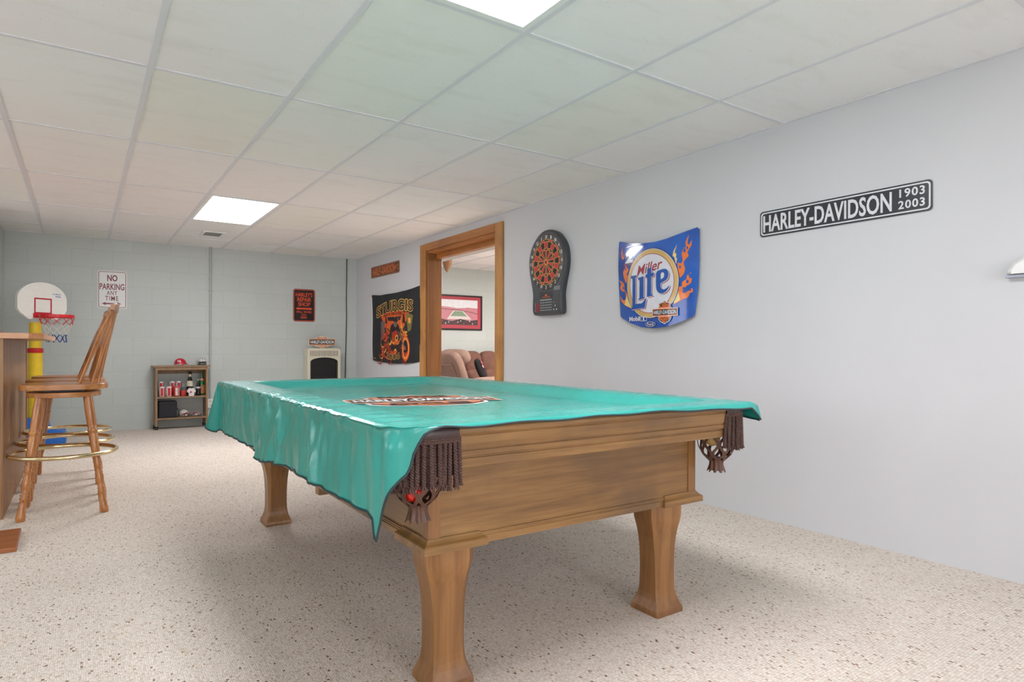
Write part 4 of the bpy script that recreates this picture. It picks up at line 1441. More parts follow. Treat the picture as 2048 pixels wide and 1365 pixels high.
mb = MB()
P = [(.182 * cos(pi * q / 24), .79 + .055 * sin(pi * q / 24)) for q in range(25)]
pts = [(-.182, -yf, .30)] + [(p[0], -yf, p[1]) for p in P[::-1]] + [(.182, -yf, .30)]
mb.tube(pts, .007, 8)
mb.build('trim_ring', M['dark_metal'], ht)

# crest sign standing on the heater
t = thing('crest_sign', 'tan and black crest shaped sign standing on top of the heater', 'sign', (2.722, WY - .155, .9775))
fr = lambda u, v, o: Vector((u, -o * cos(.0) + .0, .086 + v))
W_, H_ = .372, .170
mb = MB()
s = W_ / 2; bh = H_ * .27
poly = [(-s, -bh), (-s * .50, -bh), (-s * .46, -.066), (-.03, -.078), (-.025, -.086), (.025, -.086), (.03, -.078), (s * .46, -.066), (s * .50, -bh), (s, -bh), (s, bh), (s * .50, bh), (s * .46, .066), (.04, .074), (0, .088), (-.04, .074), (-s * .46, .066), (-s * .50, bh), (-s, bh)]
mb.prism(poly[::-1], 0, .010, fr)
mb.flat([(p[0] * .965, p[1] * .93) for p in poly], .0105, fr, 1)
mb.flat([(-s * .50, .04), (-s * .46, .062), (.03, .070), (0, .080), (-.03, .070), (s * .46, .062), (s * .50, .04)] if False else [(-s * .47, .045), (s * .47, .045), (s * .43, .061), (.03, .069), (0, .079), (-.03, .069), (-s * .43, .061)], .0110, fr, 0)
mb.flat([(-s * .47, -.045), (s * .47, -.045), (s * .43, -.061), (.03, -.070), (-.03, -.070), (-s * .43, -.061)], .0110, fr, 0)
mb.flat([(-s * .93, -.031), (s * .93, -.031), (s * .93, .031), (-s * .93, .031)], .0115, fr, 2)
mb.text('HARLEY-DAVIDSON', -s * .88, -.022, s * .88, .022, .0120, fr, 3, bold=.03)
mb.text('MOTOR', -s * .36, .046, s * .36, .064, .0120, fr, 4, bold=.03)
mb.text('CYCLES', -s * .36, -.066, s * .36, -.048, .0120, fr, 4, bold=.03)
mb.build('plaque', [mat_plain('crest_cream', (222, 204, 180), .5), mat_plain('crest_tan', (204, 142, 110), .5), mat_plain('crest_black', (34, 34, 32), .4), M['white_print'], mat_plain('crest_rust', (180, 76, 40), .5)], t)

# ------------------------------------------------------------------ rolling shelf with collectibles
SX0, SX1, SY0, SY1 = .714, 1.279, 8.50, 8.745
sh = thing('rolling_shelf', 'small brown laminate shelf on casters against the block wall', 'shelf', ((SX0 + SX1) / 2, (SY0 + SY1) / 2, 0))
ox, oy = (SX0 + SX1) / 2, (SY0 + SY1) / 2
hw, hd = (SX1 - SX0) / 2, (SY1 - SY0) / 2
for s in (-1, 1):
    mb = MB(); mb.bb(s * hw - (.022 if s > 0 else 0), s * hw + (.022 if s < 0 else 0), -hd, hd, .045, .748); mb.build('side_panel', M['shelf_wood'], sh, bevel=.001)
mb = MB(); mb.bb(-hw - .028, hw + .028, -hd - .012, hd, .748, .764); mb.build('top', M['shelf_wood'], sh, bevel=.002)
mb = MB(); mb.bb(-hw + .022, hw - .022, -hd + .004, -hd + .02, .712, .748); mb.build('front_rail', M['shelf_wood'], sh)
mb = MB(); mb.bb(-hw + .022, hw - .022, hd - .016, hd - .002, .66, .748); mb.build('back_rail', M['shelf_wood'], sh)
for z in (.393, .139):
    mb = MB(); mb.bb(-hw + .022, hw - .022, -hd + .002, hd, z - .018, z); mb.build('shelf_board', M['shelf_wood'], sh, bevel=.001)
for sx in (-1, 1):
    for sy in (-1, 1):
        mb = MB()
        x, y = sx * (hw - .012), sy * (hd - .03)
        for dx in (-.011, .011):
            mb.lathe([(.004, -.006), (.019, -.006), (.021, 0), (.019, .006), (.004, .006)], (x + dx, y, .021), 16, 0, rot=Matrix.Rotation(pi / 2, 3, 'Y'))
        mb.box((x, y, .040), (.034, .03, .012))
        mb.build('caster', M['black'], sh)

ZS, ZL, ZTP = .393, .139, .764
def can(name, x, y, label, body_c, stripe_c, h=.122, r=.0325, group='red and white drink cans on the shelf'):
    t = thing(name, label, 'can', (x, y, ZS), 0, group)
    mb = MB(); mb.lathe([(r * .8, 0), (r, .008), (r, h - .014), (r * .84, h - .002)], (0, 0, 0), 24)
    mb.lathe([(r + .0004, .012), (r + .0004, h - .018)], (0, 0, 0), 24, 1, cap=False) if False else None
    # vertical coloured bands
    for a0, a1, mi in ((-2.0, -1.2, 1), (-.9, -.3, 1), (2.2, 3.0, 1)):
        n = 6
        A = [[((r + .0005) * cos(a0 + (a1 - a0) * i / n), (r + .0005) * sin(a0 + (a1 - a0) * i / n), z) for i in range(n + 1)] for z in (.012, h - .018)]
        mb.rings(A, mi, True, False, closed=False)
    mb.build('body', [body_c, stripe_c], t)
    mb = MB(); mb.lathe([(r * .84, h - .003), (r * .86, h), (r * .8, h), (r * .76, h - .003), (.001, h - .003)], (0, 0, 0), 24)
    mb.build('lid', M['silver'], t)
    return t
cw = mat_plain('can_white', (216, 204, 196), .3, var=.25, nscale=40); cr = mat_plain('can_red', (190, 30, 42), .3)
can('drink_can', .785, 8.555, 'leftmost red and white drink can at front of upper shelf', cw, cr)
can('drink_can', .860, 8.555, 'second drink can from the left at front of upper shelf', cw, cr)
can('drink_can', .940, 8.555, 'third front drink can, mostly red, on upper shelf', mat_plain('can_redder', (196, 60, 58), .3, var=.3, nscale=50), cw)
for x, l in ((.785, 'tall silver can behind the leftmost drink can'), (.905, 'tall silver can behind the second and third drink cans'), (.975, 'tall silver green topped can behind right of the red drink can')):
    can('tall_can', x, 8.66, l, M['silver'], cr, h=.178, r=.034, group='tall silver cans behind the drink cans')
t = thing('glass_mug', 'small clear glass mug with a red wrap on the upper shelf', 'mug', (1.018, 8.575, ZS), -pi / 2)
mb = MB(); mb.lathe([(.001, 0), (.027, 0), (.029, .004), (.029, .105), (.026, .105), (.026, .008), (.001, .008)], (0, 0, 0), 24, cap=False); mb.build('glass', M['clear'], t)
mb = MB(); mb.lathe([(.0296, .004), (.0305, .006), (.0305, .066), (.0296, .068)], (0, 0, 0), 24, cap=False); mb.build('wrap', mat_plain('red_wrap', (206, 52, 44), .5, var=.3, nscale=45), t)
mb = MB(); mb.tube([(.029, 0, .085), (.048, 0, .08), (.052, 0, .055), (.045, 0, .03), (.029, 0, .026)], .004, 8); mb.build('handle', M['clear'], t)
def bottle(name, x, y, prof, mats, label, bands, z=ZS):
    t = thing(name, label, 'bottle', (x, y, z))
    mb = MB(); mb.lathe(prof, (0, 0, 0), 24); mb.build('glass', mats[0], t)
    for nm, m_, pr in bands:
        mb = MB(); mb.lathe(pr, (0, 0, 0), 24, cap=nm == 'cap'); mb.build(nm, m_, t)
    return t
bottle('sparkling_wine_bottle', 1.092, 8.60, [(.030, 0), (.038, .004), (.038, .13), (.034, .165), (.022, .205), (.0145, .235), (.0135, .285)], [M['dark_glass']], 'tall black sparkling wine bottle with oval cream label', [('foil', mat_plain('cream_foil', (196, 180, 140), .4), [(.0152, .232), (.0148, .262)]), ('cap', M['black'], [(.0155, .262), (.0165, .266), (.0165, .292), (.012, .297)]), ('label', mat_plain('cream_label', (206, 200, 178), .5, var=.2, nscale=90), [(.0386, .115), (.0386, .13), (.0345, .166), (.030, .182)])])
bottle('cola_bottle', 1.181, 8.575, [(.024, 0), (.028, .006), (.029, .03), (.026, .05), (.029, .085), (.027, .11), (.017, .145), (.0115, .175), (.012, .194)], [M['dark_glass']], 'short dark contoured soda bottle in front of the green one', [('cap', M['silver'], [(.0135, .188), (.0145, .192), (.013, .199)]), ('label', M['silver'], [(.0294, .088), (.0280, .108)])])
bottle('green_bottle', 1.226, 8.62, [(.028, 0), (.032, .004), (.032, .13), (.028, .165), (.017, .205), (.0125, .235), (.0125, .268)], [M['green_glass']], 'tall green glass bottle with brown label on the upper shelf', [('label', mat_plain('brown_label', (168, 112, 72), .5, var=.3, nscale=50), [(.0325, .022), (.0325, .125)]), ('neck_label', mat_plain('salmon_label', (206, 128, 104), .5, var=.2), [(.0245, .182), (.0175, .206)]), ('cap', M['green_glass'], [(.0135, .266), (.014, .268), (.012, .276)])])
# jersey shaped bottle holder
mb = MB()
J = [(-.028, 0), (.028, 0), (.030, .05), (.042, .040), (.048, .062), (.030, .090), (.012, .096), (0, .088), (-.012, .096), (-.030, .090), (-.048, .062), (-.042, .040), (-.030, .05)]
jf = lambda u, v, o: Vector((u, -o, v))
mb.prism(J[::-1], -.020, .020, jf, 0)
mb.flat(ell(-.006, .048, .012, .012, 14), .0206, jf, 1)
tag(mb.build('jersey_koozie', [mat_plain('knit_white', (226, 216, 210), .9), mat_plain('jersey_mark', (170, 96, 104), .8)], loc=(1.098, 8.530, ZS), bevel=.003), 'white jersey shaped bottle sleeve in front of the black bottle', 'bottle sleeve')
# black bag
t = thing('camera_bag', 'black soft case standing at left of the lower shelf', 'bag', (.848, 8.60, ZL))
mb = MB(); mb.bb(-.097, .097, -.07, .07, 0, .198); mb.build('body', mat_plain('black_nylon', (36, 37, 42), .8, bump=.4, nscale=160), t, bevel=.012)
mb = MB(); mb.tube([(-.092, -.072, .165), (0, -.074, .167), (.092, -.072, .165)], .0025, 6); mb.build('zip', M['black'], t)
mb = MB(); mb.tube([(.09, 0, .12), (.115, -.03, .08), (.118, -.04, .02), (.10, -.03, .006)], .006, 6); mb.build('strap', M['black'], t)
# helmets
def football_helmet(x, y, z, s, label, shell_m, stripe_m, mask_m, rot=0.0, name='football_helmet'):
    t = thing(name, label, 'helmet', (x, y, z), rot)
    mb = MB()
    rings = []
    for i in range(15):
        th = pi * .70 * i / 14
        ring = []
        for k in range(28):
            a = 2 * pi * k / 28
            r = max(.0008, sin(th))
            px, py, pz = r * cos(a), r * sin(a) * 1.15, cos(th)
            front = max(0, -py)
            # face opening: lift the lower rim at the front
            if pz < .25 and front > .55 and th > pi * .42:
                pz = max(pz, .18)
                py *= .99
            ring.append((px * s, py * s, (pz + .62) * s))
        rings.append(ring)
    mb.rings(rings, 0, True, False)
    mb.build('shell', shell_m, t)
    mb = MB()
    for w, mi, o in ((.17, 0, 1.012), (.07, 1, 1.02)):
        A = []
        for i in range(17):
            th = radians(-72 + 150 * i / 16)
            A.append([(d_ * s, -sin(-th) * -1.15 * s * o * -1 if False else sin(th) * -1.15 * s * o * -1 * -1, (cos(th) * o + .62) * s) for d_ in (-w, w)])
        mb.rings(A, mi, True, False, closed=False)
    mb.build('stripe', stripe_m, t)
    mb = MB()
    for zz, wd, dp in ((.50, .80, 1.30), (.30, .76, 1.36), (.10, .66, 1.30)):
        mb.tube([(wd * s * cos(pi + pi * i / 10), -(.45 + (dp - .45) * sin(pi * i / 10)) * s, zz * s) for i in range(11)], .045 * s, 6)
    for xx in (-.25, .25):
        mb.tube([(xx * s, -1.30 * s, .52 * s), (xx * s, -1.34 * s, .30 * s), (xx * s, -1.22 * s, .10 * s)], .045 * s, 6)
    mb.build('face_mask', mask_m, t)
    mb = MB(); mb.box((0, .1 * s, .35 * s), (1.3 * s, 1.2 * s, .6 * s)); mb.build('lining', mat_plain('helmet_lining', (70, 72, 74), .8), t, bevel=.2 * s)
    return t
football_helmet(1.223, 8.60, ZTP, .058, 'small silver football helmet with red stripe on shelf top', M['silver'], [M['white'], mat_plain('stripe_red', (150, 30, 50), .3)], mat_plain('mask_grey', (150, 152, 152), .4, metal=.5))
football_helmet(1.035, 8.655, ZL, .052, 'small white football helmet behind the toy motorcycles', mat_plain('helmet_white', (214, 206, 198), .35), [M['maroon'], M['white']], mat_plain('mask_grey_2', (150, 140, 136), .4), rot=.9)
# batting helmet
t = thing('batting_helmet', 'small red baseball batting helmet with white C on shelf top', 'helmet', (.985, 8.60, ZTP))
s = .064
mb = MB()
rings = []
for i in range(12):
    th = pi * .52 * i / 11
    rings.append([(max(.0008, sin(th)) * cos(2 * pi * k / 28) * 1.05 * s, max(.0008, sin(th)) * sin(2 * pi * k / 28) * .92 * s, (cos(th) * .98 + .42) * s + (-.25 * s * max(0, -cos(2 * pi * k / 28)) * smooth01((i - 7) / 4))) for k in range(28)])
mb.rings(rings, 0, True, False)
mb.build('shell', mat_plain('helmet_red', (186, 22, 40), .18, coat=.5), t)
mb = MB()   # brim
A = []
for i in range(9):
    a = radians(-60 + 120 * i / 8)
    A.append([(1.02 * s * cos(a), .92 * s * sin(a), .40 * s), ((1.02 * cos(a) + .42 * cos(a * .8)) * s, .85 * s * sin(a), .22 * s), ((1.02 * cos(a) + .40 * cos(a * .8)) * s, .84 * s * sin(a), .18 * s), (1.0 * s * cos(a), .9 * s * sin(a), .34 * s)])
mb.rings(A, 0, True, False, closed=True)
mb.build('brim', mat_plain('brim_red', (170, 20, 36), .25), t)
mb = MB()
mb.prism(spline([(.02, .5), (.35, .45), (.42, .2), (.3, -.0), (.05, .02), (-.05, .25)], 4), .86, .95, lambda u, v, o: Vector((u * s * 1.0 + .2 * s, -o * s, v * s)))
mb.build('ear_flap', mat_plain('flap_red', (180, 22, 38), .2), t)
mb = MB()
hfr = lambda u, v, o: Vector((u * s, -(sqrt(max(.01, 1 - (u / 1.05) ** 2 - ((v - .42) / .98) ** 2)) * .92 * s + o), v * s))
mb.flat(ell(-.30, .86, .27, .18, 28), .0015, hfr, 0, sub=.08)
mb.flat(ell(-.29, .86, .17, .085, 24), .0025, hfr, 1, sub=.08)
mb.build('logo', [M['white'], mat_plain('logo_red', (120, 20, 34), .3)], t)
# toy motorcycles
def toy_bike(x, y, rot, label, z=ZL):
    t = thing('toy_motorcycle', label, 'toy', (x, y, z), rot, 'toy motorcycles on the lower shelf')
    for wx in (-.036, .036):
        mb = MB()
        mb.tube([(wx + .014 * cos(2 * pi * k / 18), 0, .0172 + .014 * sin(2 * pi * k / 18)) for k in range(18)], .0032, 6, closed=True)
        mb.lathe([(.003, -.003), (.003, .003)], (wx, 0, .0172), 8, 0, rot=Matrix.Rotation(pi / 2, 3, 'X'))
        mb.build('wheel', M['black'], t)
    mb = MB(); mb.lathe([(.002, -.016), (.008, -.010), (.009, .004), (.004, .016)], (.004, 0, .043), 12, 0, rot=Matrix.Rotation(pi / 2, 3, 'Y'))
    mb.box((-.034, 0, .036), (.030, .010, .005)); mb.box((.036, 0, .036), (.022, .008, .004))
    mb.build('tank', cr, t)
    mb = MB(); mb.box((.0, 0, .024), (.026, .014, .018)); mb.tube([(.036, .006, .017), (.022, .006, .052)], .0018, 6); mb.tube([(.036, -.006, .017), (.022, -.006, .052)], .0018, 6)
    mb.tube([(.02, -.018, .060), (.022, 0, .052), (.02, .018, .060)], .002, 6); mb.tube([(-.045, -.009, .012), (.01, -.009, .014)], .003, 6)
    mb.build('engine', M['silver'], t)
    mb = MB(); mb.box((-.020, 0, .040), (.026, .012, .008)); mb.build('seat', M['black'], t, bevel=.002)
    return t
toy_bike(1.045, 8.555, .35, 'toy motorcycle in front of the small white helmet')
toy_bike(1.160, 8.565, -.25, 'toy motorcycle at the right of the lower shelf')

# ------------------------------------------------------------------ basketball hoop
hp = thing('basketball_hoop', 'toy basketball hoop with white backboard and yellow pole behind the bar', 'basketball hoop', (-.395, 8.0, 0))
mb = MB()
mb.rings([[(x * k, y * k, z) for x, y in rrect(-.20, -.26, .26, .26, .08)] for k, z in ((1, 0), (1, .08), (.95, .13), (.5, .16), (.40, .26), (.38, .27))], 0, True, True)
mb.build('base', M['blue_plastic'], hp)
mb = MB(); mb.lathe([(.062, .25), (.062, .94)], (0, 0, 0), 28); mb.build('pole', M['yellow_plastic'], hp)
mb = MB(); mb.lathe([(.064, .925), (.070, .93), (.070, .965), (.064, .97), (.05, .975)], (0, 0, 0), 28); mb.build('pole_collar', M['red'], hp)
mb = MB(); mb.lathe([(.053, .97), (.050, 1.245)], (0, 0, 0), 28); mb.build('upper_pole', M['yellow_plastic'], hp)
mb = MB(); mb.lathe([(.054, 1.235), (.054, 1.38)], (0, 0, 0), 28); mb.build('pole_cap', M['board_white'], hp)
NA = radians(-50)          # direction the board faces (from +x)
nx, ny = cos(NA), sin(NA)
tx_, ty_ = -ny, nx         # board's right as seen from the front
bcx, bcy = .058, -.06
def bf(u, v, o):
    return Vector((bcx + tx_ * u + nx * o, bcy + ty_ * u + ny * o, v))
bp_ = [(-.14, 1.262), (.14, 1.262), (.225, 1.325), (.252, 1.365), (.252, 1.455)]
bp_ += [(.256 * cos(radians(t_)), 1.455 + .185 * sin(radians(t_))) for t_ in range(12, 170, 9)]
bp_ += [(-.252, 1.455), (-.252, 1.365), (-.225, 1.325)]
mb = MB()
mb.prism(bp_, -.02, .012, bf)
mb.build('backboard', M['board_white'], hp, bevel=.006)
mb = MB()
ring_flat(mb, [(-.090, 1.322), (.090, 1.322), (.090, 1.480), (-.090, 1.480)], [(-.076, 1.336), (.076, 1.336), (.076, 1.466), (-.076, 1.466)], .0135, bf, 0)
mb.build('aiming_square', mat_plain('crimson_print', (176, 20, 44), .4), hp)
mb = MB()
mb.text("today's", .098, 1.520, .185, 1.538, .0135, bf, 0, bold=.02); mb.text('kids', .130, 1.498, .185, 1.514, .0135, bf, 0, bold=.02)
mb.build('brand_print', mat_plain('blue_print', (40, 80, 170), .4), hp)
RZ = 1.295
mb = MB()
pts = []
rcx, rcy = bcx + nx * .195, bcy + ny * .195
rings = []
for k in range(40):
    a = 2 * pi * k / 40
    rings.append([(rcx + (.142 + dr) * cos(a), rcy + (.142 + dr) * sin(a), RZ + dz) for dr, dz in ((0, -.014), (.006, -.014), (.006, .014), (0, .014))])
rings.append(rings[0])
mb.rings(rings, 0, False, False)
mb.prism([(-.10, RZ - .016), (.10, RZ - .016), (.10, RZ + .03), (-.10, RZ + .03)], .012, .03, bf)
mb.prism([(-.05, RZ - .012), (.05, RZ - .012), (.05, RZ + .012), (-.05, RZ + .012)], .03, .075, bf)
mb.build('rim', M['red'], hp, bevel=.001)
mb = MB()
K = 10
for k in range(K):
    for sg in (-1, 1):
        pts, cols = [], []
        for i in range(37):
            q = i / 36
            a = 2 * pi * k / K + sg * q * 2 * pi / K * 3
            r = .141 - .062 * smooth01(q * 1.15) + .004 * sin(q * 20 + k)
            pts.append((rcx + r * cos(a), rcy + r * sin(a), RZ - .008 - .255 * q))
        mb.tube(pts[:12], .0026, 5, 0); mb.tube(pts[11:26], .0026, 5, 1); mb.tube(pts[25:], .0026, 5, 2)
mb.build('net', [M['red'], M['net_white'], M['net_blue']], hp)

# ------------------------------------------------------------------ bar
bar = thing('bar', 'wood panelled bar front with overhanging counter at left edge', 'bar', (-.372, 5.4, 0))
mb = MB(); mb.bb(-.55, 0, -.80, .96, 0, 1.035)
mb.build('panelled_front', M['panelling'], bar, bevel=.002)
mb = MB(); mb.bb(-.004, .006, .945, .975, 0, 1.035); mb.build('corner_moulding', M['oak'], bar)
mb = MB()
cp = [(-.62, -.83), (.115, -.83), (.185, -.78), (.185, 1.12), (.135, 1.18), (-.62, 1.18)]
mb.prism(cp, 1.035, 1.067, lambda u, v, o: Vector((u, v, o)))
mb.build('countertop', M['bar_top'], bar, bevel=.004)
# board lying on the carpet
mb = MB(); mb.bb(-.30, 0, 0, .40, 0, .022)
tag(mb.build('floor_board', M['brown_wood'], loc=(-.258, 3.84, 0), rotz=.02, bevel=.004), 'flat reddish brown wooden board on carpet before the bar', 'board')
# tapered cup on the bar
t = thing('paper_cup', 'white tapering cup with red bottom band on bar counter', 'cup', (-.462, 4.84, 1.067))
mb = MB(); mb.lathe([(.056, .014), (.052, .02), (.022, .105), (.0215, .107)], (0, 0, 0), 28); mb.build('body', M['white'], t)
mb = MB(); mb.lathe([(.058, 0), (.0595, .004), (.0575, .0155), (.055, .016)], (0, 0, 0), 28); mb.build('red_band', M['red'], t)

# ------------------------------------------------------------------ bar stools
def make_stool(label):
    t = thing('bar_stool', label, 'bar stool', (0, 0, 0), 0, 'oak swivel bar stools along the bar')
    # seat
    mb = MB()
    def sup(rx, ry, n=48, e=3.0, cx=0):
        return [(cx + rx * math.copysign(abs(cos(2 * pi * k / n)) ** (2 / e), cos(2 * pi * k / n)), ry * math.copysign(abs(sin(2 * pi * k / n)) ** (2 / e), sin(2 * pi * k / n))) for k in range(n)]
    rings = [[(x, y, z) for x, y in sup(.222 * k, .205 * k)] for k, z in ((.98, .7355), (.994, .7358), (.999, .7368), (1.0, .739), (1.0, .740), (1.0, .762), (1.0, .763), (.998, .7655), (.990, .767), (.975, .7675), (.80, .767), (.5, .763), (.05, .762))]
    mb.rings(rings, 0, True, True)
    mb.build('seat', M['oak_x'], t)
    mb = MB(); mb.box((0, 0, .7265), (.20, .20, .013)); mb.build('swivel_plate', M['dark_metal'], t, bevel=.002)
    mb = MB(); mb.lathe([(.178, .690), (.184, .6905), (.186, .693), (.186, .694), (.186, .716), (.186, .717), (.184, .7195), (.17, .720)], (0, 0, 0), 48); mb.build('seat_base', M['oak_x'], t)
    # turned legs
    prof = [(0, .0225), (.10, .0255), (.25, .0245), (.275, .0215), (.285, .0265), (.305, .0265), (.315, .0215), (.33, .0245), (.48, .0215), (.52, .0175), (.535, .0215), (.55, .0165), (.565, .0225), (.585, .0165), (.60, .0215), (.615, .0150), (.64, .0165), (.70, .0225), (.74, .0205), (.78, .0150), (.79, .0200), (.805, .0150), (.82, .0210), (.835, .0150), (.86, .0170), (.92, .0205), (.965, .0240), (.985, .0235), (1.0, .0200)]
    for sx in (-1, 1):
        for sy in (-1, 1):
            mb = MB()
            A, B = Vector((sx * .115, sy * .115, .692)), Vector((sx * .200, sy * .192, 0.0))
            mb.tube([A + (B - A) * q for q, r in prof], 0, 14, rads=[r for q, r in prof])
            mb.build('leg', M['oak'], t)
    mb = MB(); mb.tube([(.268 * cos(2 * pi * k / 48), .268 * sin(2 * pi * k / 48), .353) for k in range(48)], .0125, 10, closed=True)
    mb.build('foot_ring', M['brass'], t)
    # back: splayed arrow spindles and crest rail
    n = 6
    for i in range(n):
        f = -1 + 2 * i / (n - 1)
        by = .165 * f
        bx = .175 - .105 * f * f
        A = Vector((bx, by, .762)); B = Vector((.262 - .03 * f * f, .195 * f, 1.205))
        mb = MB()
        rings = []
        dirv = (B - A).normalized()
        tang = Vector((-.21 * f * 1.0, 1, 0)).normalized() if abs(f) < .1 else Vector((-.75 * f, .9, 0)).normalized()
        nrm = dirv.cross(tang).normalized()
        for q, w, th in ((0, .008, .008), (.12, .009, .009), (.3, .012, .008), (.55, .019, .0075), (.72, .021, .0075), (.86, .013, .0075), (1.0, .009, .008)):
            P = A + (B - A) * q
            rings.append([tuple(P + tang * w * cos(2 * pi * k / 12) + nrm * th * sin(2 * pi * k / 12)) for k in range(12)])
        mb.rings(rings, 0, True, True)
        mb.build('spindle', M['oak'], t)
    mb = MB()
    rings = []
    for i in range(13):
        f = -1 + 2 * i / 12
        x, y = .266 - .03 * f * f, .225 * f
        h = .026 * (1 - .35 * abs(f) ** 3)
        rings.append([(x + a * .011 + b * .16 * h * 1, y, 1.228 + b * h) for a, b in ((-1, -1), (1, -1), (1.1, 0), (1, 1), (0, 1.15), (-1, 1), (-1.1, 0))])
    mb.rings(rings, 0, True, True)
    mb.build('crest_rail', M['oak'], t)
    return t
st = make_stool('oak swivel bar stool nearest the viewer, seen whole')
st.location = (-.088, 4.67, 0)
for (x, y, r, lb) in ((-.089, 5.24, .03, 'middle oak bar stool, mostly hidden behind the nearest stool'), (-.088, 5.86, -.03, 'farthest oak bar stool beside the yellow pole')):
    c = copy_tree(st)
    c.location = (x, y, 0); c.rotation_euler = (0, 0, r); c['label'] = lb

# ------------------------------------------------------------------ the den beyond the doorway
# framed stadium print
pf = thing('framed_picture', 'black framed stadium picture with red mat on the den wall', 'picture', (4.42, WY, 1.272))
PW, PHh = .972, .560
fr = lambda u, v, o: Vector((u, -o, v))
mb = MB()
for a, b, c_, d_ in ((0, 0, PW, .024), (0, PHh - .024, PW, PHh), (0, .024, .024, PHh - .024), (PW - .024, .024, PW, PHh - .024)):
    mb.bb(a, c_, -.028, -.002, b, d_)
mb.build('frame', M['black'], pf, bevel=.003)
mb = MB(); mb.bb(.020, PW - .020, -.012, -.004, .020, PHh - .020); mb.build('mat_board', mat_plain('red_mat', (176, 66, 78), .6), pf)
mb = MB()
a, b, c_, d_ = .085, .085, PW - .085, PHh - .075
mb.flat([(a, b), (c_, b), (c_, d_), (a, d_)], .0130, fr, 0)
def pp(P, o, mi): mb.flat([(a + (c_ - a) * x, b + (d_ - b) * y) for x, y in P], .013 + o * .0005, fr, mi)
pp([(0, 0), (1, 0), (1, .68), (.78, .70), (.55, .66), (.35, .70), (0, .74)], 1, 1)
pp([(.0, .62), (.3, .60), (.6, .58), (.9, .48), (1, .44), (1, .46), (.9, .50), (.6, .60), (.3, .62), (0, .64)], 2, 4)
pp([(.44, .56), (.66, .56), (.86, .22), (.30, .22)], 2, 5)
pp([(.47, .54), (.64, .54), (.75, .34), (.38, .34)], 3, 3)
for q in range(6): pp([(.475 - .015 * q, .52 - .034 * q), (.64 + .018 * q, .52 - .034 * q), (.64 + .018 * q, .514 - .034 * q), (.475 - .015 * q, .514 - .034 * q)], 4, 0)
pp([(0, 0), (1, 0), (1, .22), (.8, .16), (.6, .24), (.4, .14), (.2, .22), (0, .18)], 4, 4)
for q in range(14): pp([(.05 + q * .068, .03 + .05 * (q % 3)), (.075 + q * .068, .03 + .05 * (q % 3)), (.07 + q * .068, .10 + .05 * (q % 3))], 5, [5, 3, 2, 0][q % 4])
mb.build('print', [mat_plain('print_sky', (226, 228, 232), .3), mat_plain('print_crowd', (196, 130, 140), .4, var=.35, nscale=120), M['red'], mat_plain('print_field', (90, 130, 80), .4), mat_plain('print_shadow', (70, 52, 54), .4, var=.4, nscale=100), mat_plain('print_cream', (214, 206, 204), .4)], pf)

fab = mat_plain('mauve_microfibre', (116, 80, 68), .85, var=.18, nscale=12, bump=.5)
fab2 = mat_plain('taupe_microfibre', (124, 98, 86), .85, var=.10, nscale=10, bump=.4)
def pillow(mb, c, s, rot=None, e=3.0, mi=0, tuft=0.0, nu=28, nv=18):
    rings = []
    for i in range(nv + 1):
        ph = -pi / 2 + pi * i / nv
        ring = []
        for k in range(nu):
            th = 2 * pi * k / nu
            f = lambda v, n_: math.copysign(abs(v) ** (2 / n_), v)
            x, y, z = f(cos(ph), e) * f(cos(th), e), f(cos(ph), e) * f(sin(th), e), f(sin(ph), e)
            if tuft:
                y *= 1 - tuft * (1 - abs(z)) * 0 + tuft * .5 * sin(z * 6)
            p = Vector((x * s[0] / 2, y * s[1] / 2, z * s[2] / 2))
            if rot is not None: p = rot @ p
            ring.append((p.x + c[0], p.y + c[1], p.z + c[2]))
        rings.append(ring)
    mb.rings(rings, mi, True, True)
sofa = thing('sofa', 'mauve brown tufted reclining sofa against the den wall', 'sofa', (5.4, 8.42, 0))
for i in range(-3, 4):
    mb = MB()
    x = i * .31
    pillow(mb, (x, .16, .76), (.33, .24, .36), Matrix.Rotation(-.12, 3, 'X'), 2.8)
    mb.build('back_cushion', fab, sofa)
    mb = MB()
    pillow(mb, (x, .08, .52), (.33, .24, .28), Matrix.Rotation(-.12, 3, 'X'), 2.8)
    mb.build('lumbar_cushion', fab, sofa)
for i in range(-1, 2):
    mb = MB(); pillow(mb, (i * .68, -.18, .38), (.70, .60, .22), None, 4); mb.build('seat_cushion', fab, sofa)
for s in (-1, 1):
    mb = MB(); pillow(mb, (s * 1.16, -.06, .34), (.24, .78, .60), None, 4); mb.build('arm', fab, sofa)
mb = MB(); mb.bb(-1.1, 1.1, -.42, .26, .04, .28); mb.bb(-1.1, 1.1, .20, .30, .28, .80); mb.build('base', fab, sofa, bevel=.02)

rec = thing('recliner', 'taupe recliner seen from behind through the doorway', 'armchair', (4.10, 7.10, 0), radians(18))
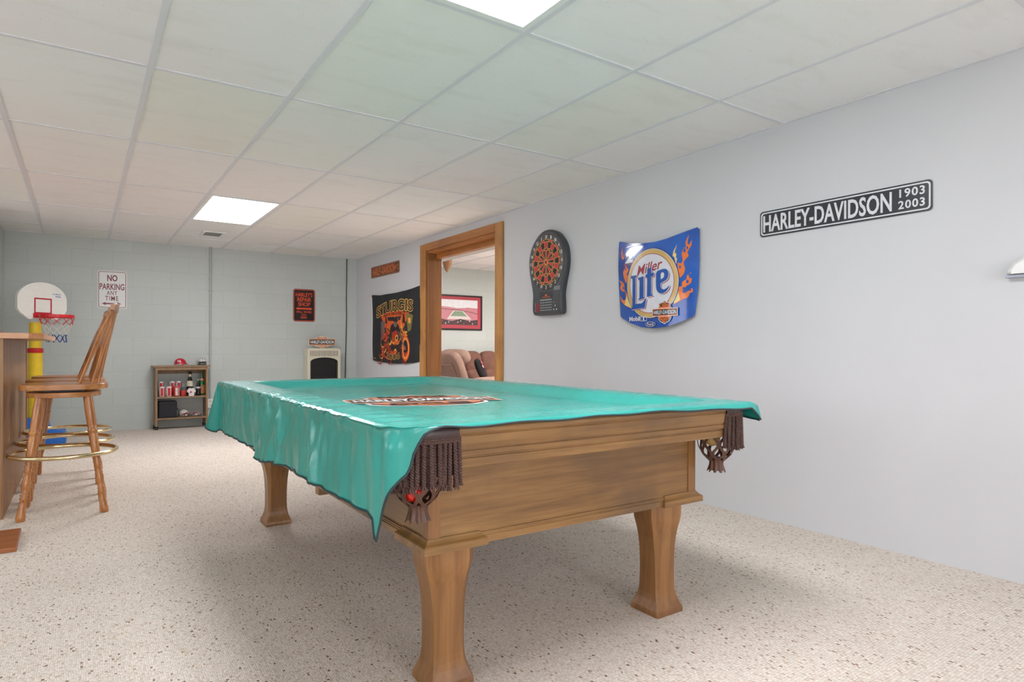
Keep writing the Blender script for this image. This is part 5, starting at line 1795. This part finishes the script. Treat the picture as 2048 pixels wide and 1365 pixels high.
# local: faces +x... back leans to -x
tilt = Matrix.Rotation(-.42, 3, 'Y')
mb = MB(); pillow(mb, (-.26, 0, .62), (.17, .52, .68), tilt, 5); mb.build('backrest', fab2, rec)
mb = MB()
o_ = [(-.26, -.30), (.26, -.30), (.25, .26), (.20, .31), (-.20, .31), (-.25, .26)]
inn = [(p[0] * .70, p[1] * .70 - .03) for p in o_]
def rf(u, v, o):
    p = tilt @ Vector((-.084 - o, u, v))
    return Vector((p.x - .26, p.y, p.z + .62))
ring_pts = [tuple(rf(p[0] * .74, p[1] * .74 - .02, .004)) for p in spline(o_, 5)]
mb.tube(ring_pts, .016, 8, closed=True)
mb.build('back_welt', fab2, rec)
mb = MB(); pillow(mb, (-.20, 0, .86), (.24, .50, .20), tilt, 3); mb.build('head_cushion', fab2, rec)
mb = MB(); pillow(mb, (.10, 0, .40), (.66, .56, .24), None, 4); mb.build('seat_cushion', fab2, rec)
for s in (-1, 1):
    mb = MB(); pillow(mb, (.08, s * .37, .34), (.80, .20, .56), None, 4); mb.build('arm', fab2, rec)
mb = MB(); mb.bb(-.32, .40, -.30, .30, .03, .28); mb.build('base', fab2, rec, bevel=.02)

t = thing('throw_pillow', 'black pillow with red and white pattern beside the recliner', 'pillow', (4.90, 7.98, .49))
mb = MB()
rp = Matrix.Rotation(radians(-35), 3, 'Z') @ Matrix.Rotation(radians(-24), 3, 'Y')
pillow(mb, (0, 0, .17), (.12, .34, .36), rp, 2.6)
mb.build('cushion', mat_plain('pillow_black', (22, 18, 20), .9), t)
mb = MB()
random.seed(3)
def pfm(u, v, o):
    w = .062 * sqrt(max(0, (1 - abs(u / .2) ** 2.6) * (1 - abs(v / .2) ** 2.6))) ** .8
    p = rp @ Vector((w + o, u, v))
    return Vector((p.x, p.y, p.z + .17))
for q in range(14):
    u, v = random.uniform(-.14, .14), random.uniform(-.15, .15)
    r = random.uniform(.02, .05)
    mb.flat([(u + r * random.uniform(.5, 1) * cos(2 * pi * k / 7), v + r * random.uniform(.5, 1) * sin(2 * pi * k / 7)) for k in range(7)], .003 + .0004 * q, pfm, q % 2, sub=.03)
mb.build('pattern', [mat_plain('pillow_red', (190, 30, 48), .9), M['white_print']], t)

# pendant lamp shade near the doorway head
t = thing('pendant_lamp', 'small brown pointed lamp shade hanging beyond the doorway head', 'lamp', (3.93, 7.25, CH))
mb = MB(); mb.lathe([(.002, -.285), (.022, -.262), (.046, -.215), (.060, -.16), (.066, -.11), (.064, -.108), (.058, -.16), (.044, -.21), (.02, -.255), (.002, -.275)], (0, 0, 0), 24, cap=False)
mb.build('shade', mat_plain('brown_glass', (146, 100, 62), .35), t)
mb = MB(); mb.lathe([(.05, 0), (.048, -.02), (.010, -.03), (.010, -.11), (.062, -.112), (.062, -.104)], (0, 0, 0), 20); mb.build('canopy', mat_plain('bronze', (84, 62, 46), .4, metal=.6), t)

# ceiling lamp added outside the view to brighten the den
dl = thing('den_ceiling_light', 'ceiling light panel of the den, hidden by the wall', 'ceiling light', (5.2, 6.0, CH))
mb = MB(); mb.bb(-.3, .3, -.6, .6, -.012, -.001)
mb.build('diffuser', mat_emit('den_diffuser', (255, 248, 244), DEN_FILL * .5), dl)
